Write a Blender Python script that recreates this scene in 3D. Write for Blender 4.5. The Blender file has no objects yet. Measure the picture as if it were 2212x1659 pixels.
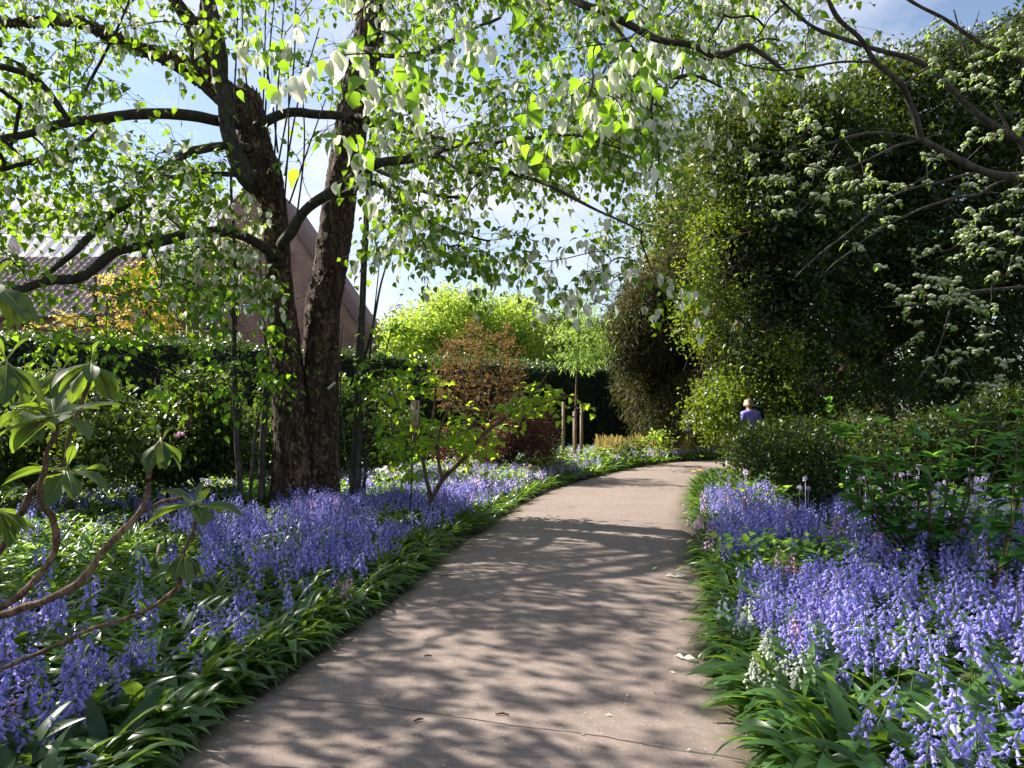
import bpy, math
import numpy as np
from math import radians, sin, cos, pi, atan

SC = bpy.context.scene
COL = SC.collection
# ------------------------------------------------------------------ camera, sky, sun, exposure
EYE = 1.6
F = 1652.0; CX = 1106.0; CY = 829.5; HOR = 875.0
PITCH = atan((HOR - CY) / F)
cd = bpy.data.cameras.new("camera"); cam = bpy.data.objects.new("camera", cd); COL.objects.link(cam)
cam.location = (0, 0, EYE); cam.rotation_euler = (pi / 2 + PITCH, 0, 0)
cd.sensor_width = 36; cd.lens = 36 * F / 2212.0; cd.clip_start = 0.05; cd.clip_end = 2000
SC.camera = cam
SUN_AZ = (-0.90, 0.43); SUN_EL = radians(41)
w = bpy.data.worlds.new("World"); SC.world = w; w.use_nodes = True
nt = w.node_tree; nt.nodes.clear()
wo = nt.nodes.new("ShaderNodeOutputWorld"); bg = nt.nodes.new("ShaderNodeBackground")
sky = nt.nodes.new("ShaderNodeTexSky"); sky.sky_type = 'NISHITA'; sky.sun_disc = False
sky.sun_elevation = SUN_EL; sky.sun_rotation = math.atan2(SUN_AZ[0], SUN_AZ[1])
sky.altitude = 0; sky.air_density = 1.0; sky.dust_density = 0.7; sky.ozone_density = 1.0
tc = nt.nodes.new("ShaderNodeTexCoord"); mp = nt.nodes.new("ShaderNodeMapping")
mp.inputs['Scale'].default_value = (1.0, 1.0, 2.6)
cn = nt.nodes.new("ShaderNodeTexNoise"); cn.inputs['Scale'].default_value = 2.2; cn.inputs['Detail'].default_value = 9
cn.inputs['Roughness'].default_value = 0.55; cn.inputs['Distortion'].default_value = 0.35
cr = nt.nodes.new("ShaderNodeValToRGB"); cr.color_ramp.elements[0].position = 0.44; cr.color_ramp.elements[1].position = 0.66
cr.color_ramp.elements[0].color = (0.04, 0.04, 0.04, 1); cr.color_ramp.elements[1].color = (0.95, 0.95, 0.95, 1)
mx = nt.nodes.new("ShaderNodeMixRGB"); mx.inputs['Color2'].default_value = (6.0, 6.0, 6.9, 1)
nt.links.new(tc.outputs['Generated'], mp.inputs['Vector']); nt.links.new(mp.outputs[0], cn.inputs['Vector'])
nt.links.new(cn.outputs['Fac'], cr.inputs[0]); nt.links.new(cr.outputs[0], mx.inputs['Fac'])
nt.links.new(sky.outputs[0], mx.inputs['Color1']); nt.links.new(mx.outputs[0], bg.inputs['Color'])
bg.inputs['Strength'].default_value = 0.066
nt.links.new(bg.outputs[0], wo.inputs['Surface'])
sl = bpy.data.lights.new("sun", 'SUN'); sun = bpy.data.objects.new("sun", sl); COL.objects.link(sun)
sl.energy = 5.0; sl.angle = radians(0.55); sl.color = (1.0, 0.93, 0.82)
from mathutils import Vector
tosun = Vector((SUN_AZ[0] * cos(SUN_EL), SUN_AZ[1] * cos(SUN_EL), sin(SUN_EL))).normalized()
sun.rotation_euler = tosun.to_track_quat('Z', 'Y').to_euler(); sun.location = tosun * 60
SC.view_settings.view_transform = 'Standard'; SC.view_settings.look = 'None'
SC.view_settings.exposure = 1.5; SC.view_settings.gamma = 1.0
SC.render.engine = 'CYCLES'
SC.cycles.use_denoising = True
SC.cycles.max_bounces = 7; SC.cycles.diffuse_bounces = 3; SC.cycles.glossy_bounces = 2
SC.cycles.transmission_bounces = 4; SC.cycles.transparent_max_bounces = 6
SC.cycles.sample_clamp_indirect = 6
SC.cycles.use_fast_gi = False

# ------------------------------------------------------------------ pixel <-> world helpers
def ray(u, v):
    a = (np.asarray(u, float) - CX) / F; b = (CY - np.asarray(v, float)) / F
    y = cos(PITCH) - b * sin(PITCH); z = sin(PITCH) + b * cos(PITCH)
    return a / y, z / y
def P(u, v, D):
    x, z = ray(u, v)
    return np.stack(np.broadcast_arrays(x * D, np.asarray(D, float) + 0 * x, EYE + z * D), -1)
def G(u, v, z=0.0):
    x, s = ray(u, v)
    D = (z - EYE) / s
    return np.stack([x * D, D], -1)
def rad(px, D): return px * D / F

R = np.random.default_rng(7)
def norm(a): return a / np.maximum(np.linalg.norm(a, axis=-1, keepdims=True), 1e-9)

def _hash(i, j, k, s):
    n = (i * 374761393 + j * 668265263 + k * 1274126177 + s * 974711) & 0x7fffffff
    n = ((n ^ (n >> 13)) * 1274126177) & 0x7fffffff
    return ((n ^ (n >> 16)) & 0xffff) / 65535.0
def vnoise(p, s=0):
    p = np.asarray(p, float); i = np.floor(p).astype(np.int64); f = p - i; f = f * f * (3 - 2 * f)
    r = 0
    for a in (0, 1):
        for b in (0, 1):
            for c in (0, 1):
                wgt = (f[..., 0] if a else 1 - f[..., 0]) * (f[..., 1] if b else 1 - f[..., 1]) * (f[..., 2] if c else 1 - f[..., 2])
                r = r + wgt * _hash(i[..., 0] + a, i[..., 1] + b, i[..., 2] + c, s)
    return r * 2 - 1
def noise2(x, y, s=0): return vnoise(np.stack([x, y, np.zeros_like(x)], -1), s)

# ------------------------------------------------------------------ mesh accumulator
class MB:
    def __init__(self): self.V = []; self.Q = {}; self.A = []; self.n = 0; self.S = []
    def add(self, V, faces, a=0.5):
        V = np.asarray(V, float).reshape(-1, 3); k = len(V)
        self.V.append(V)
        self.A.append(np.broadcast_to(np.asarray(a, float), (k,)) if np.ndim(a) == 0 else np.asarray(a, float))
        fl = faces if isinstance(faces, list) else [faces]
        for f in fl:
            f = np.asarray(f)
            if f.size: self.Q.setdefault(f.shape[1], []).append(f + self.n)
        self.n += k
        return self
    def build(self, name, mat, parent=None, smooth=True):
        me = bpy.data.meshes.new(name)
        if self.n:
            V = np.concatenate(self.V); me.vertices.add(len(V)); me.vertices.foreach_set('co', V.ravel().astype(np.float32))
            loops = []; starts = []; off = 0
            for k, L in self.Q.items():
                f = np.concatenate(L); loops.append(f.ravel()); starts.append(off + np.arange(len(f)) * k); off += f.size
            loops = np.concatenate(loops); starts = np.concatenate(starts)
            me.loops.add(len(loops)); me.loops.foreach_set('vertex_index', loops.astype(np.int32))
            me.polygons.add(len(starts)); me.polygons.foreach_set('loop_start', starts.astype(np.int32))
            if smooth: me.polygons.foreach_set('use_smooth', np.ones(len(starts), bool))
            at = me.attributes.new('v', 'FLOAT', 'POINT'); at.data.foreach_set('value', np.concatenate(self.A).astype(np.float32))
            me.update(calc_edges=True); me.validate()
        ms = mat if isinstance(mat, (list, tuple)) else [mat]
        for m in ms: me.materials.append(m)
        o = bpy.data.objects.new(name, me); COL.objects.link(o)
        if parent is not None: o.parent = parent
        return o

def tag(o, label=None, cat=None, group=None, kind=None):
    if label: o['label'] = label
    if cat: o['category'] = cat
    if group: o['group'] = group
    if kind: o['kind'] = kind
    return o
def empty(name, loc=(0, 0, 0), label=None, cat=None, group=None):
    o = bpy.data.objects.new(name, None); COL.objects.link(o); o.empty_display_size = 0.1
    return tag(o, label, cat, group)      # stays at the origin: children carry world coordinates unless stated

def tubes(Pn, Rn, sides=6, cap=True):
    """Pn (n,k,3), Rn (n,k) -> V, F for n tubes"""
    Pn = np.asarray(Pn, float); Rn = np.asarray(Rn, float)
    if Pn.ndim == 2: Pn = Pn[None]
    if Rn.ndim == 1: Rn = Rn[None]
    n, k, _ = Pn.shape
    T = np.empty_like(Pn); T[:, 1:-1] = Pn[:, 2:] - Pn[:, :-2]; T[:, 0] = Pn[:, 1] - Pn[:, 0]; T[:, -1] = Pn[:, -1] - Pn[:, -2]
    T = norm(T)
    mean = norm(Pn[:, -1] - Pn[:, 0])
    ref = np.where(np.abs(mean[:, 2:3]) > 0.8, np.array([[0.03, 1., 0.02]]), np.array([[0.02, 0.03, 1.]]))[:, None, :]
    A = norm(np.cross(T, np.broadcast_to(ref, T.shape))); B = np.cross(T, A)
    th = np.arange(sides) * 2 * pi / sides
    V = Pn[:, :, None, :] + Rn[:, :, None, None] * (A[:, :, None, :] * np.cos(th)[:, None] + B[:, :, None, :] * np.sin(th)[:, None])
    base = (np.arange(n) * k * sides)[:, None, None]; i = (np.arange(k - 1) * sides)[None, :, None]; j = np.arange(sides)[None, None, :]
    j2 = (j + 1) % sides
    Fq = np.stack([base + i + j, base + i + j2, base + i + sides + j2, base + i + sides + j], -1).reshape(-1, 4)
    fs = [Fq]
    if cap and sides >= 3:
        e = (np.arange(n) * k * sides)[:, None] + (k - 1) * sides + np.arange(sides)[None]; fs.append(e)
        fs.append(((np.arange(n) * k * sides)[:, None] + np.arange(sides)[None])[:, ::-1])
    return V.reshape(-1, 3), fs
def smooth_line(pts, m=None, step=0.12):
    """Catmull-Rom through rows of any width"""
    pts = np.asarray(pts, float); n = len(pts)
    if n < 3:
        t = np.linspace(0, 1, m or 8)[:, None]; return pts[0] * (1 - t) + pts[-1] * t
    d = np.linalg.norm(np.diff(pts[:, :3], axis=0), axis=1); out = []
    ext = np.vstack([2 * pts[0] - pts[1], pts, 2 * pts[-1] - pts[-2]])
    tot = d.sum()
    for i in range(n - 1):
        c = max(2, int(round((m or max(4, tot / step)) * d[i] / tot)))
        t = (np.arange(c) / c)[:, None]; a, b, c2, d2 = ext[i], ext[i + 1], ext[i + 2], ext[i + 3]
        out.append(0.5 * ((2 * b) + (-a + c2) * t + (2 * a - 5 * b + 4 * c2 - d2) * t ** 2 + (-a + 3 * b - 3 * c2 + d2) * t ** 3))
    out.append(pts[-1:]); return np.vstack(out)
def limb_px(rows, step=0.12):
    """rows (u,v,D,half width px) -> points, radii"""
    rows = np.asarray(rows, float); p = P(rows[:, 0], rows[:, 1], rows[:, 2]); r = rad(rows[:, 3], rows[:, 2])
    s = smooth_line(np.column_stack([p, r]), step=step)
    return s[:, :3], np.maximum(s[:, 3], 0.002)

def scatter(mb, tmpl, pos, fwd, up, size, a=0.5, wid=1.0):
    """copies of a leaf template (V (k,3): x across, y along, z normal; F list) set at pos"""
    TV, TF = tmpl; n = len(pos); k = len(TV)
    if n == 0: return
    f = norm(np.asarray(fwd, float)); s = norm(np.cross(f, up)); nn = np.cross(s, f)
    size = np.broadcast_to(np.asarray(size, float), (n,)); wd = np.broadcast_to(np.asarray(wid, float), (n,))
    V = (pos[:, None, :] + size[:, None, None] * (TV[None, :, 0:1] * wd[:, None, None] * s[:, None, :] + TV[None, :, 1:2] * f[:, None, :] + TV[None, :, 2:3] * nn[:, None, :]))
    base = (np.arange(n) * k)[:, None, None]
    fs = [(base + np.asarray(ff)[None]).reshape(-1, np.asarray(ff).shape[1]) for ff in TF]
    av = np.repeat(np.broadcast_to(np.asarray(a, float), (n,)), k)
    mb.add(V.reshape(-1, 3), fs, av)
def rndn(n, rng=R): return norm(rng.normal(size=(n, 3)))

# leaf templates ---------------------------------------------------
def grid_leaf(outline, nseg=4, fold=0.12, curl=0.15, tipcurl=0.0, wave=0.0, cols=1):
    """outline: function t->half width; length 1"""
    V = []; ts = np.linspace(0, 1, nseg + 1)
    cc = np.linspace(-1, 1, 2 * cols + 1)
    for t in ts:
        wdt = outline(t)
        for c in cc:
            V.append((c * wdt, t - 0.0, fold * wdt * abs(c) * 2 - curl * t * t - tipcurl * t ** 4 + wave * sin(9 * t + 2 * c) * abs(c) * wdt))
    V = np.array(V); m = len(cc); Fq = []
    for i in range(nseg):
        for j in range(m - 1):
            a = i * m + j; Fq.append((a, a + 1, a + m + 1, a + m))
    return V, [np.array(Fq)]
def heart_w(t): return max(0.0, 0.43 * (sin(pi * min(1, t * 1.05 + 0.0) ** 0.62)) ** 0.8) if t < 0.95 else 0.0
def oval_w(t): return 0.26 * sin(pi * t ** 0.85) ** 0.8 if 0 < t < 1 else 0.0
def lance_w(t): return 0.2 * sin(pi * t ** 0.75) if 0 < t < 1 else 0.0
def obov_w(t): return 0.05 + 0.2 * sin(pi * (t ** 1.25)) if t < 0.98 else 0.02
HEART = grid_leaf(heart_w, 4, 0.14, 0.28, 0.1)
HEARTN = grid_leaf(heart_w, 7, 0.12, 0.30, 0.12, 0.05, 2)
OVAL = grid_leaf(oval_w, 3, 0.2, 0.12)
LANCE = grid_leaf(lance_w, 4, 0.2, 0.3)
BRACT = grid_leaf(lambda t: 0.27 * sin(pi * min(1, t * 1.0) ** 0.8) ** 0.75 if 0 < t < 1 else 0, 5, 0.25, -0.12, 0.2, 0.12, 1)
BRACTN = grid_leaf(lambda t: 0.27 * sin(pi * min(1, t * 1.0) ** 0.8) ** 0.75 if 0 < t < 1 else 0, 9, 0.22, -0.12, 0.25, 0.25, 2)
DIA = (np.array([(0, 0, 0), (0.3, 0.5, 0.06), (0, 1, 0), (-0.3, 0.5, 0.06)], float), [np.array([(0, 1, 2, 3)])])
FOLD = (np.array([(0, 0, 0), (0.27, 0.45, 0.09), (0, 1, -0.08), (-0.27, 0.45, 0.09), (0, 0.5, 0)], float), [np.array([(0, 1, 4), (1, 2, 4), (4, 2, 3), (0, 4, 3)])])
NEEDLE = (np.array([(-0.05, 0, 0), (0.05, 0, 0), (0.03, 1, -0.1), (-0.03, 1, -0.1)], float), [np.array([(0, 1, 2, 3)])])

# ------------------------------------------------------------------ materials
def new_mat(name):
    m = bpy.data.materials.new(name); m.use_nodes = True; t = m.node_tree; t.nodes.clear()
    o = t.nodes.new("ShaderNodeOutputMaterial"); return m, t, o
def N(t, typ, **kw):
    n = t.nodes.new(typ)
    for k, v in kw.items(): setattr(n, k, v)
    return n
def leafmat(name, dark, light, trans, tmix=0.42, rough=0.42, spec=0.35, back=None, nscale=0.8):
    """colour by per-leaf attribute v, mixed with a slow patchy variation of the plant itself"""
    m, t, o = new_mat(name)
    at = N(t, "ShaderNodeAttribute"); at.attribute_name = 'v'
    mixc = N(t, "ShaderNodeMixRGB"); mixc.inputs[1].default_value = (*dark, 1); mixc.inputs[2].default_value = (*light, 1)
    t.links.new(at.outputs['Fac'], mixc.inputs[0])
    pr = N(t, "ShaderNodeBsdfPrincipled"); pr.inputs['Roughness'].default_value = rough
    pr.inputs['Specular IOR Level'].default_value = spec
    colout = mixc.outputs[0]
    if back is not None:
        ge = N(t, "ShaderNodeNewGeometry"); mb = N(t, "ShaderNodeMixRGB"); mb.inputs[2].default_value = (*back, 1)
        t.links.new(ge.outputs['Backfacing'], mb.inputs[0]); t.links.new(colout, mb.inputs[1]); colout = mb.outputs[0]
    t.links.new(colout, pr.inputs['Base Color'])
    tr = N(t, "ShaderNodeBsdfTranslucent")
    tm = N(t, "ShaderNodeMixRGB"); tm.blend_type = 'MULTIPLY'; tm.inputs[0].default_value = 0.35; tm.inputs[1].default_value = (*trans, 1)
    ta = N(t, "ShaderNodeMapRange"); ta.inputs['To Min'].default_value = 0.35; ta.inputs['To Max'].default_value = 1.3
    t.links.new(at.outputs['Fac'], ta.inputs[0])
    cb = N(t, "ShaderNodeCombineColor")
    for q in range(3): t.links.new(ta.outputs[0], cb.inputs[q])
    t.links.new(cb.outputs[0], tm.inputs[2]); t.links.new(tm.outputs[0], tr.inputs['Color'])
    ms = N(t, "ShaderNodeMixShader"); ms.inputs[0].default_value = tmix
    t.links.new(pr.outputs[0], ms.inputs[1]); t.links.new(tr.outputs[0], ms.inputs[2]); t.links.new(ms.outputs[0], o.inputs[0])
    return m
def barkmat(name, c1, c2, scale=6, stretch=0.25, bump=0.6, rough=0.85, c3=None):
    m, t, o = new_mat(name)
    tc = N(t, "ShaderNodeTexCoord"); mp = N(t, "ShaderNodeMapping"); mp.inputs['Scale'].default_value = (1, 1, stretch)
    t.links.new(tc.outputs['Object'], mp.inputs[0])
    n1 = N(t, "ShaderNodeTexNoise"); n1.inputs['Scale'].default_value = scale; n1.inputs['Detail'].default_value = 8; n1.inputs['Roughness'].default_value = 0.65
    n2 = N(t, "ShaderNodeTexVoronoi"); n2.inputs['Scale'].default_value = scale * 2.2; n2.feature = 'DISTANCE_TO_EDGE'
    t.links.new(mp.outputs[0], n1.inputs['Vector'])
    ad = N(t, "ShaderNodeMixRGB"); ad.blend_type = 'LINEAR_LIGHT'; ad.inputs[0].default_value = 0.10
    t.links.new(mp.outputs[0], ad.inputs[1]); t.links.new(n1.outputs['Color'], ad.inputs[2]); t.links.new(ad.outputs[0], n2.inputs['Vector'])
    rp = N(t, "ShaderNodeValToRGB"); rp.color_ramp.elements[0].position = 0.32; rp.color_ramp.elements[1].position = 0.68
    rp.color_ramp.elements[0].color = (*c1, 1); rp.color_ramp.elements[1].color = (*c2, 1)
    if c3 is not None:
        e = rp.color_ramp.elements.new(0.52); e.color = (*c3, 1)
    t.links.new(n1.outputs['Fac'], rp.inputs[0])
    mr = N(t, "ShaderNodeMapRange"); mr.inputs['From Max'].default_value = 0.16
    t.links.new(n2.outputs['Distance'], mr.inputs[0])
    mu = N(t, "ShaderNodeMixRGB"); mu.blend_type = 'MULTIPLY'; mu.inputs[0].default_value = 0.55
    t.links.new(rp.outputs[0], mu.inputs[1]); t.links.new(mr.outputs[0], mu.inputs[2])
    hh = N(t, "ShaderNodeMath", operation='ADD'); t.links.new(n1.outputs['Fac'], hh.inputs[0])
    hm = N(t, "ShaderNodeMath", operation='MULTIPLY'); hm.inputs[1].default_value = 0.5; t.links.new(mr.outputs[0], hm.inputs[0]); t.links.new(hm.outputs[0], hh.inputs[1])
    bp = N(t, "ShaderNodeBump"); bp.inputs['Strength'].default_value = bump; bp.inputs['Distance'].default_value = 0.03
    t.links.new(hh.outputs[0], bp.inputs['Height'])
    pr = N(t, "ShaderNodeBsdfPrincipled"); pr.inputs['Roughness'].default_value = rough; pr.inputs['Specular IOR Level'].default_value = 0.25
    t.links.new(mu.outputs[0], pr.inputs['Base Color']); t.links.new(bp.outputs[0], pr.inputs['Normal']); t.links.new(pr.outputs[0], o.inputs[0])
    return m
def plainmat(name, c, rough=0.6, var=0.25, scale=8, metal=0.0, bump=0.0, c2=None):
    m, t, o = new_mat(name)
    tc = N(t, "ShaderNodeTexCoord"); n1 = N(t, "ShaderNodeTexNoise"); n1.inputs['Scale'].default_value = scale; n1.inputs['Detail'].default_value = 6
    t.links.new(tc.outputs['Object'], n1.inputs['Vector'])
    rp = N(t, "ShaderNodeMixRGB"); b = c2 or tuple(x * (1 - var) for x in c)
    rp.inputs[1].default_value = (*b, 1); rp.inputs[2].default_value = (*[min(1, x * (1 + var * (0 if c2 else 1))) for x in c], 1)
    t.links.new(n1.outputs['Fac'], rp.inputs[0])
    pr = N(t, "ShaderNodeBsdfPrincipled"); pr.inputs['Roughness'].default_value = rough; pr.inputs['Metallic'].default_value = metal
    t.links.new(rp.outputs[0], pr.inputs['Base Color'])
    if bump:
        bp = N(t, "ShaderNodeBump"); bp.inputs['Strength'].default_value = bump; bp.inputs['Distance'].default_value = 0.01
        t.links.new(n1.outputs['Fac'], bp.inputs['Height']); t.links.new(bp.outputs[0], pr.inputs['Normal'])
    t.links.new(pr.outputs[0], o.inputs[0]); return m

M = {}
M['dav'] = leafmat("davidia leaf", (0.020, 0.060, 0.010), (0.06, 0.14, 0.018), (0.38, 0.64, 0.025), 0.42, 0.5, 0.22)
M['davn'] = leafmat("young leaf", (0.03, 0.10, 0.016), (0.085, 0.20, 0.028), (0.40, 0.72, 0.03), 0.45, 0.5, 0.22)
M['bract'] = leafmat("white bract", (0.62, 0.64, 0.52), (0.80, 0.80, 0.70), (0.85, 0.88, 0.66), 0.42, 0.6, 0.1)
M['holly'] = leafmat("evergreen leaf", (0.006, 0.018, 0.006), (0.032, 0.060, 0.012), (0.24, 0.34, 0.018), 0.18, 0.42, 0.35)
M['hollylit'] = leafmat("painted sunlit evergreen leaf", (0.008, 0.025, 0.004), (0.10, 0.14, 0.014), (0.42, 0.56, 0.03), 0.28, 0.33, 0.4)  # lit copy of the evergreen leaf: sunlight put into the colour
M['hedge'] = leafmat("hedge leaf", (0.008, 0.026, 0.010), (0.03, 0.075, 0.022), (0.20, 0.34, 0.04), 0.2, 0.35, 0.45)
M['layer'] = leafmat('thin bright leaf', (0.05, 0.12, 0.016), (0.13, 0.24, 0.03), (0.60, 0.85, 0.035), 0.5, 0.5, 0.22)
M['yew'] = leafmat("yew needle", (0.014, 0.018, 0.008), (0.07, 0.07, 0.026), (0.22, 0.22, 0.04), 0.15, 0.6, 0.2)
M['lime'] = leafmat("lime leaf", (0.11, 0.20, 0.03), (0.26, 0.36, 0.06), (0.65, 0.85, 0.10), 0.45)
M['feather'] = leafmat("feathery leaf", (0.12, 0.24, 0.04), (0.26, 0.40, 0.08), (0.48, 0.70, 0.10), 0.4)
M['copper'] = leafmat("copper leaf", (0.07, 0.026, 0.016), (0.25, 0.16, 0.06), (0.50, 0.30, 0.07), 0.3)
M['maroon'] = leafmat("maroon leaf", (0.03, 0.012, 0.012), (0.09, 0.035, 0.03), (0.30, 0.10, 0.05), 0.25)
M['gold'] = leafmat("golden leaf", (0.50, 0.36, 0.05), (0.70, 0.56, 0.12), (0.95, 0.74, 0.10), 0.42)
M['flake'] = leafmat('bark flake', (0.035, 0.024, 0.017), (0.20, 0.135, 0.095), (0.1, 0.06, 0.04), 0.0, 0.85, 0.2)
M['straw'] = leafmat('straw grass', (0.20, 0.17, 0.06), (0.42, 0.34, 0.12), (0.6, 0.45, 0.12), 0.4)
M['rho'] = leafmat("large rhododendron leaf", (0.012, 0.036, 0.018), (0.045, 0.09, 0.034), (0.40, 0.62, 0.04), 0.27, 0.5, 0.3, back=(0.09, 0.11, 0.05))
M['rhov'] = plainmat("rhododendron midrib", (0.30, 0.33, 0.10), 0.6)
M['darkshrub'] = leafmat("dark shrub leaf", (0.012, 0.030, 0.010), (0.045, 0.08, 0.018), (0.24, 0.36, 0.03), 0.25, 0.35, 0.4)
M['hyd'] = leafmat("hydrangea leaf", (0.03, 0.11, 0.03), (0.08, 0.20, 0.045), (0.26, 0.60, 0.05), 0.38, 0.45, 0.3)
M['strap'] = leafmat("strap leaf", (0.012, 0.045, 0.014), (0.065, 0.145, 0.032), (0.30, 0.50, 0.04), 0.3, 0.33, 0.45)
M['olive'] = leafmat('olive leaf', (0.05, 0.06, 0.012), (0.16, 0.17, 0.035), (0.45, 0.45, 0.06), 0.3, 0.5, 0.25)
M['herb'] = leafmat("herb leaf", (0.07, 0.17, 0.03), (0.18, 0.32, 0.05), (0.5, 0.78, 0.08), 0.4)
M['blue'] = leafmat("violet blue petal", (0.13, 0.15, 0.54), (0.52, 0.47, 0.87), (0.50, 0.46, 0.92), 0.42, 0.55, 0.15)
M['pink'] = leafmat("pink petal", (0.62, 0.34, 0.55), (0.80, 0.52, 0.70), (0.8, 0.5, 0.7), 0.4, 0.55, 0.15)
M['white'] = leafmat("white petal", (0.72, 0.74, 0.66), (0.84, 0.84, 0.76), (0.85, 0.88, 0.75), 0.4, 0.55, 0.15)
M['lilac'] = leafmat("lilac petal", (0.60, 0.50, 0.74), (0.82, 0.76, 0.88), (0.8, 0.7, 0.9), 0.4, 0.55, 0.15)
M['cream'] = leafmat("cream floret", (0.34, 0.39, 0.25), (0.58, 0.63, 0.43), (0.5, 0.6, 0.32), 0.3, 0.6, 0.15)
M['yellow'] = leafmat("yellow petal", (0.75, 0.48, 0.03), (0.9, 0.62, 0.05), (0.95, 0.7, 0.05), 0.4, 0.5, 0.2)
M['stem'] = leafmat("green stem", (0.06, 0.11, 0.03), (0.14, 0.22, 0.06), (0.3, 0.45, 0.08), 0.1, 0.45, 0.3)
M['bark'] = barkmat("flaking bark", (0.022, 0.014, 0.010), (0.17, 0.112, 0.078), 8, 0.30, 1.0, c3=(0.075, 0.048, 0.034))
M['smooth'] = barkmat("smooth grey bark", (0.038, 0.035, 0.027), (0.088, 0.082, 0.064), 5, 0.5, 0.25)
M['twig'] = barkmat("dark twig", (0.03, 0.024, 0.02), (0.085, 0.068, 0.055), 12, 0.5, 0.2)
M['tan'] = barkmat("tan peeling bark", (0.11, 0.065, 0.04), (0.30, 0.20, 0.13), 9, 0.4, 0.6)
M['wood'] = plainmat("stake timber", (0.22, 0.165, 0.095), 0.8, 0.3, 14)
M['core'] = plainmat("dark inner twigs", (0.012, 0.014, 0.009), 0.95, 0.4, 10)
M['black'] = plainmat("black metal", (0.02, 0.02, 0.022), 0.5)
M['labelw'] = plainmat("weathered white label", (0.62, 0.66, 0.68), 0.5, 0.06, 20)
M['ink'] = plainmat("faded ink", (0.25, 0.28, 0.30), 0.7, 0.1)
# ------------------------------------------------------------------ ground and path
LE = np.vstack([[(-1.55, -6)], [(-1.5, 0)], [(-1.45, 2.2)], G(np.array([330, 440, 560, 655, 745, 835, 915, 975, 1060, 1118, 1205, 1320, 1425]),
      np.array([1645, 1560, 1482, 1415, 1352, 1292, 1225, 1182, 1132, 1092, 1052, 1021, 1001])), [(6.4, 22.8), (9.5, 25.6), (15, 28.5), (24, 31)]])
RE = np.vstack([[(1.35, -6)], [(1.30, 0)], G(np.array([1672, 1668, 1612, 1572, 1545, 1545, 1508, 1490, 1500, 1528]),
      np.array([1659, 1600, 1545, 1455, 1360, 1285, 1200, 1125, 1062, 1032])), [(5.6, 18.0), (8.2, 20.6), (11.5, 23.2), (17, 25.5), (25, 27.5)]])
LE = smooth_line(LE, m=170); RE = smooth_line(RE, m=170)
def resamp(a, n):
    d = np.r_[0, np.cumsum(np.linalg.norm(np.diff(a, axis=0), axis=1))]; s = np.linspace(0, d[-1], n)
    return np.column_stack([np.interp(s, d, a[:, i]) for i in range(2)])
NE = 420
LEr, REr = resamp(LE, NE), resamp(RE, NE)
POLY = np.vstack([LE, RE[::-1]])
def in_path(x, y, grow=0.0):
    x = np.asarray(x, float); y = np.asarray(y, float); ins = np.zeros(x.shape, bool); n = len(POLY); j = n - 1
    for i in range(n):
        xi, yi = POLY[i]; xj, yj = POLY[j]
        if yi != yj:
            c = ((yi > y) != (yj > y)) & (x < (xj - xi) * (y - yi) / (yj - yi) + xi); ins ^= c
        j = i
    return ins
def edge_dist(x, y, E):
    """distance to an edge polyline and the outward-going nearest point"""
    x = np.asarray(x, float).ravel(); y = np.asarray(y, float).ravel(); best = np.full(x.shape, 1e9); bx = np.zeros_like(x); by = np.zeros_like(y)
    for i in range(len(E) - 1):
        a = E[i]; d = E[i + 1] - a; L = d @ d
        t = np.clip(((x - a[0]) * d[0] + (y - a[1]) * d[1]) / max(L, 1e-9), 0, 1)
        px = a[0] + t * d[0]; py = a[1] + t * d[1]; q = np.hypot(x - px, y - py); m = q < best
        best[m] = q[m]; bx[m] = px[m]; by[m] = py[m]
    return best, bx, by
xs = np.r_[-400, -120, -40, np.linspace(-18, 20, 230), 45, 120, 400]; ys = np.r_[-300, -60, np.linspace(-4, 42, 230), 60, 130, 500]
gx, gy = np.meshgrid(xs, ys, indexing='ij')
ins = in_path(gx, gy)
dl = np.minimum(edge_dist(gx, gy, LE[::2])[0], edge_dist(gx, gy, RE[::2])[0]).reshape(gx.shape)
s = np.where(ins, -dl, dl)
def bedz(s): return np.where(s < 0.0, -0.05, -0.02 + 0.07 * np.clip(s / 0.35, 0, 1))
gz = bedz(s) + np.where(s > 0.2, 0.02 * noise2(gx * 2.1, gy * 2.1, 3) + 0.012 * noise2(gx * 7, gy * 7, 4), 0)
gz = np.where((np.abs(gx) > 35) | (gy > 50), 0.0, gz)
mb = MB(); nx, ny = gx.shape; idx = np.arange(nx * ny).reshape(nx, ny)
mb.add(np.stack([gx, gy, gz], -1), np.stack([idx[:-1, :-1], idx[1:, :-1], idx[1:, 1:], idx[:-1, 1:]], -1).reshape(-1, 4))
m, t, o = new_mat("garden soil")
tc = N(t, "ShaderNodeTexCoord"); n1 = N(t, "ShaderNodeTexNoise"); n1.inputs['Scale'].default_value = 9; n1.inputs['Detail'].default_value = 10; n1.inputs['Roughness'].default_value = 0.7
t.links.new(tc.outputs['Object'], n1.inputs['Vector'])
rp = N(t, "ShaderNodeValToRGB"); rp.color_ramp.elements[0].position = 0.35; rp.color_ramp.elements[0].color = (0.02, 0.014, 0.009, 1)
rp.color_ramp.elements[1].position = 0.7; rp.color_ramp.elements[1].color = (0.13, 0.085, 0.05, 1)
e = rp.color_ramp.elements.new(0.52); e.color = (0.05, 0.04, 0.02, 1)
t.links.new(n1.outputs['Fac'], rp.inputs[0])
bp = N(t, "ShaderNodeBump"); bp.inputs['Strength'].default_value = 0.8; bp.inputs['Distance'].default_value = 0.03; t.links.new(n1.outputs['Fac'], bp.inputs['Height'])
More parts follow.
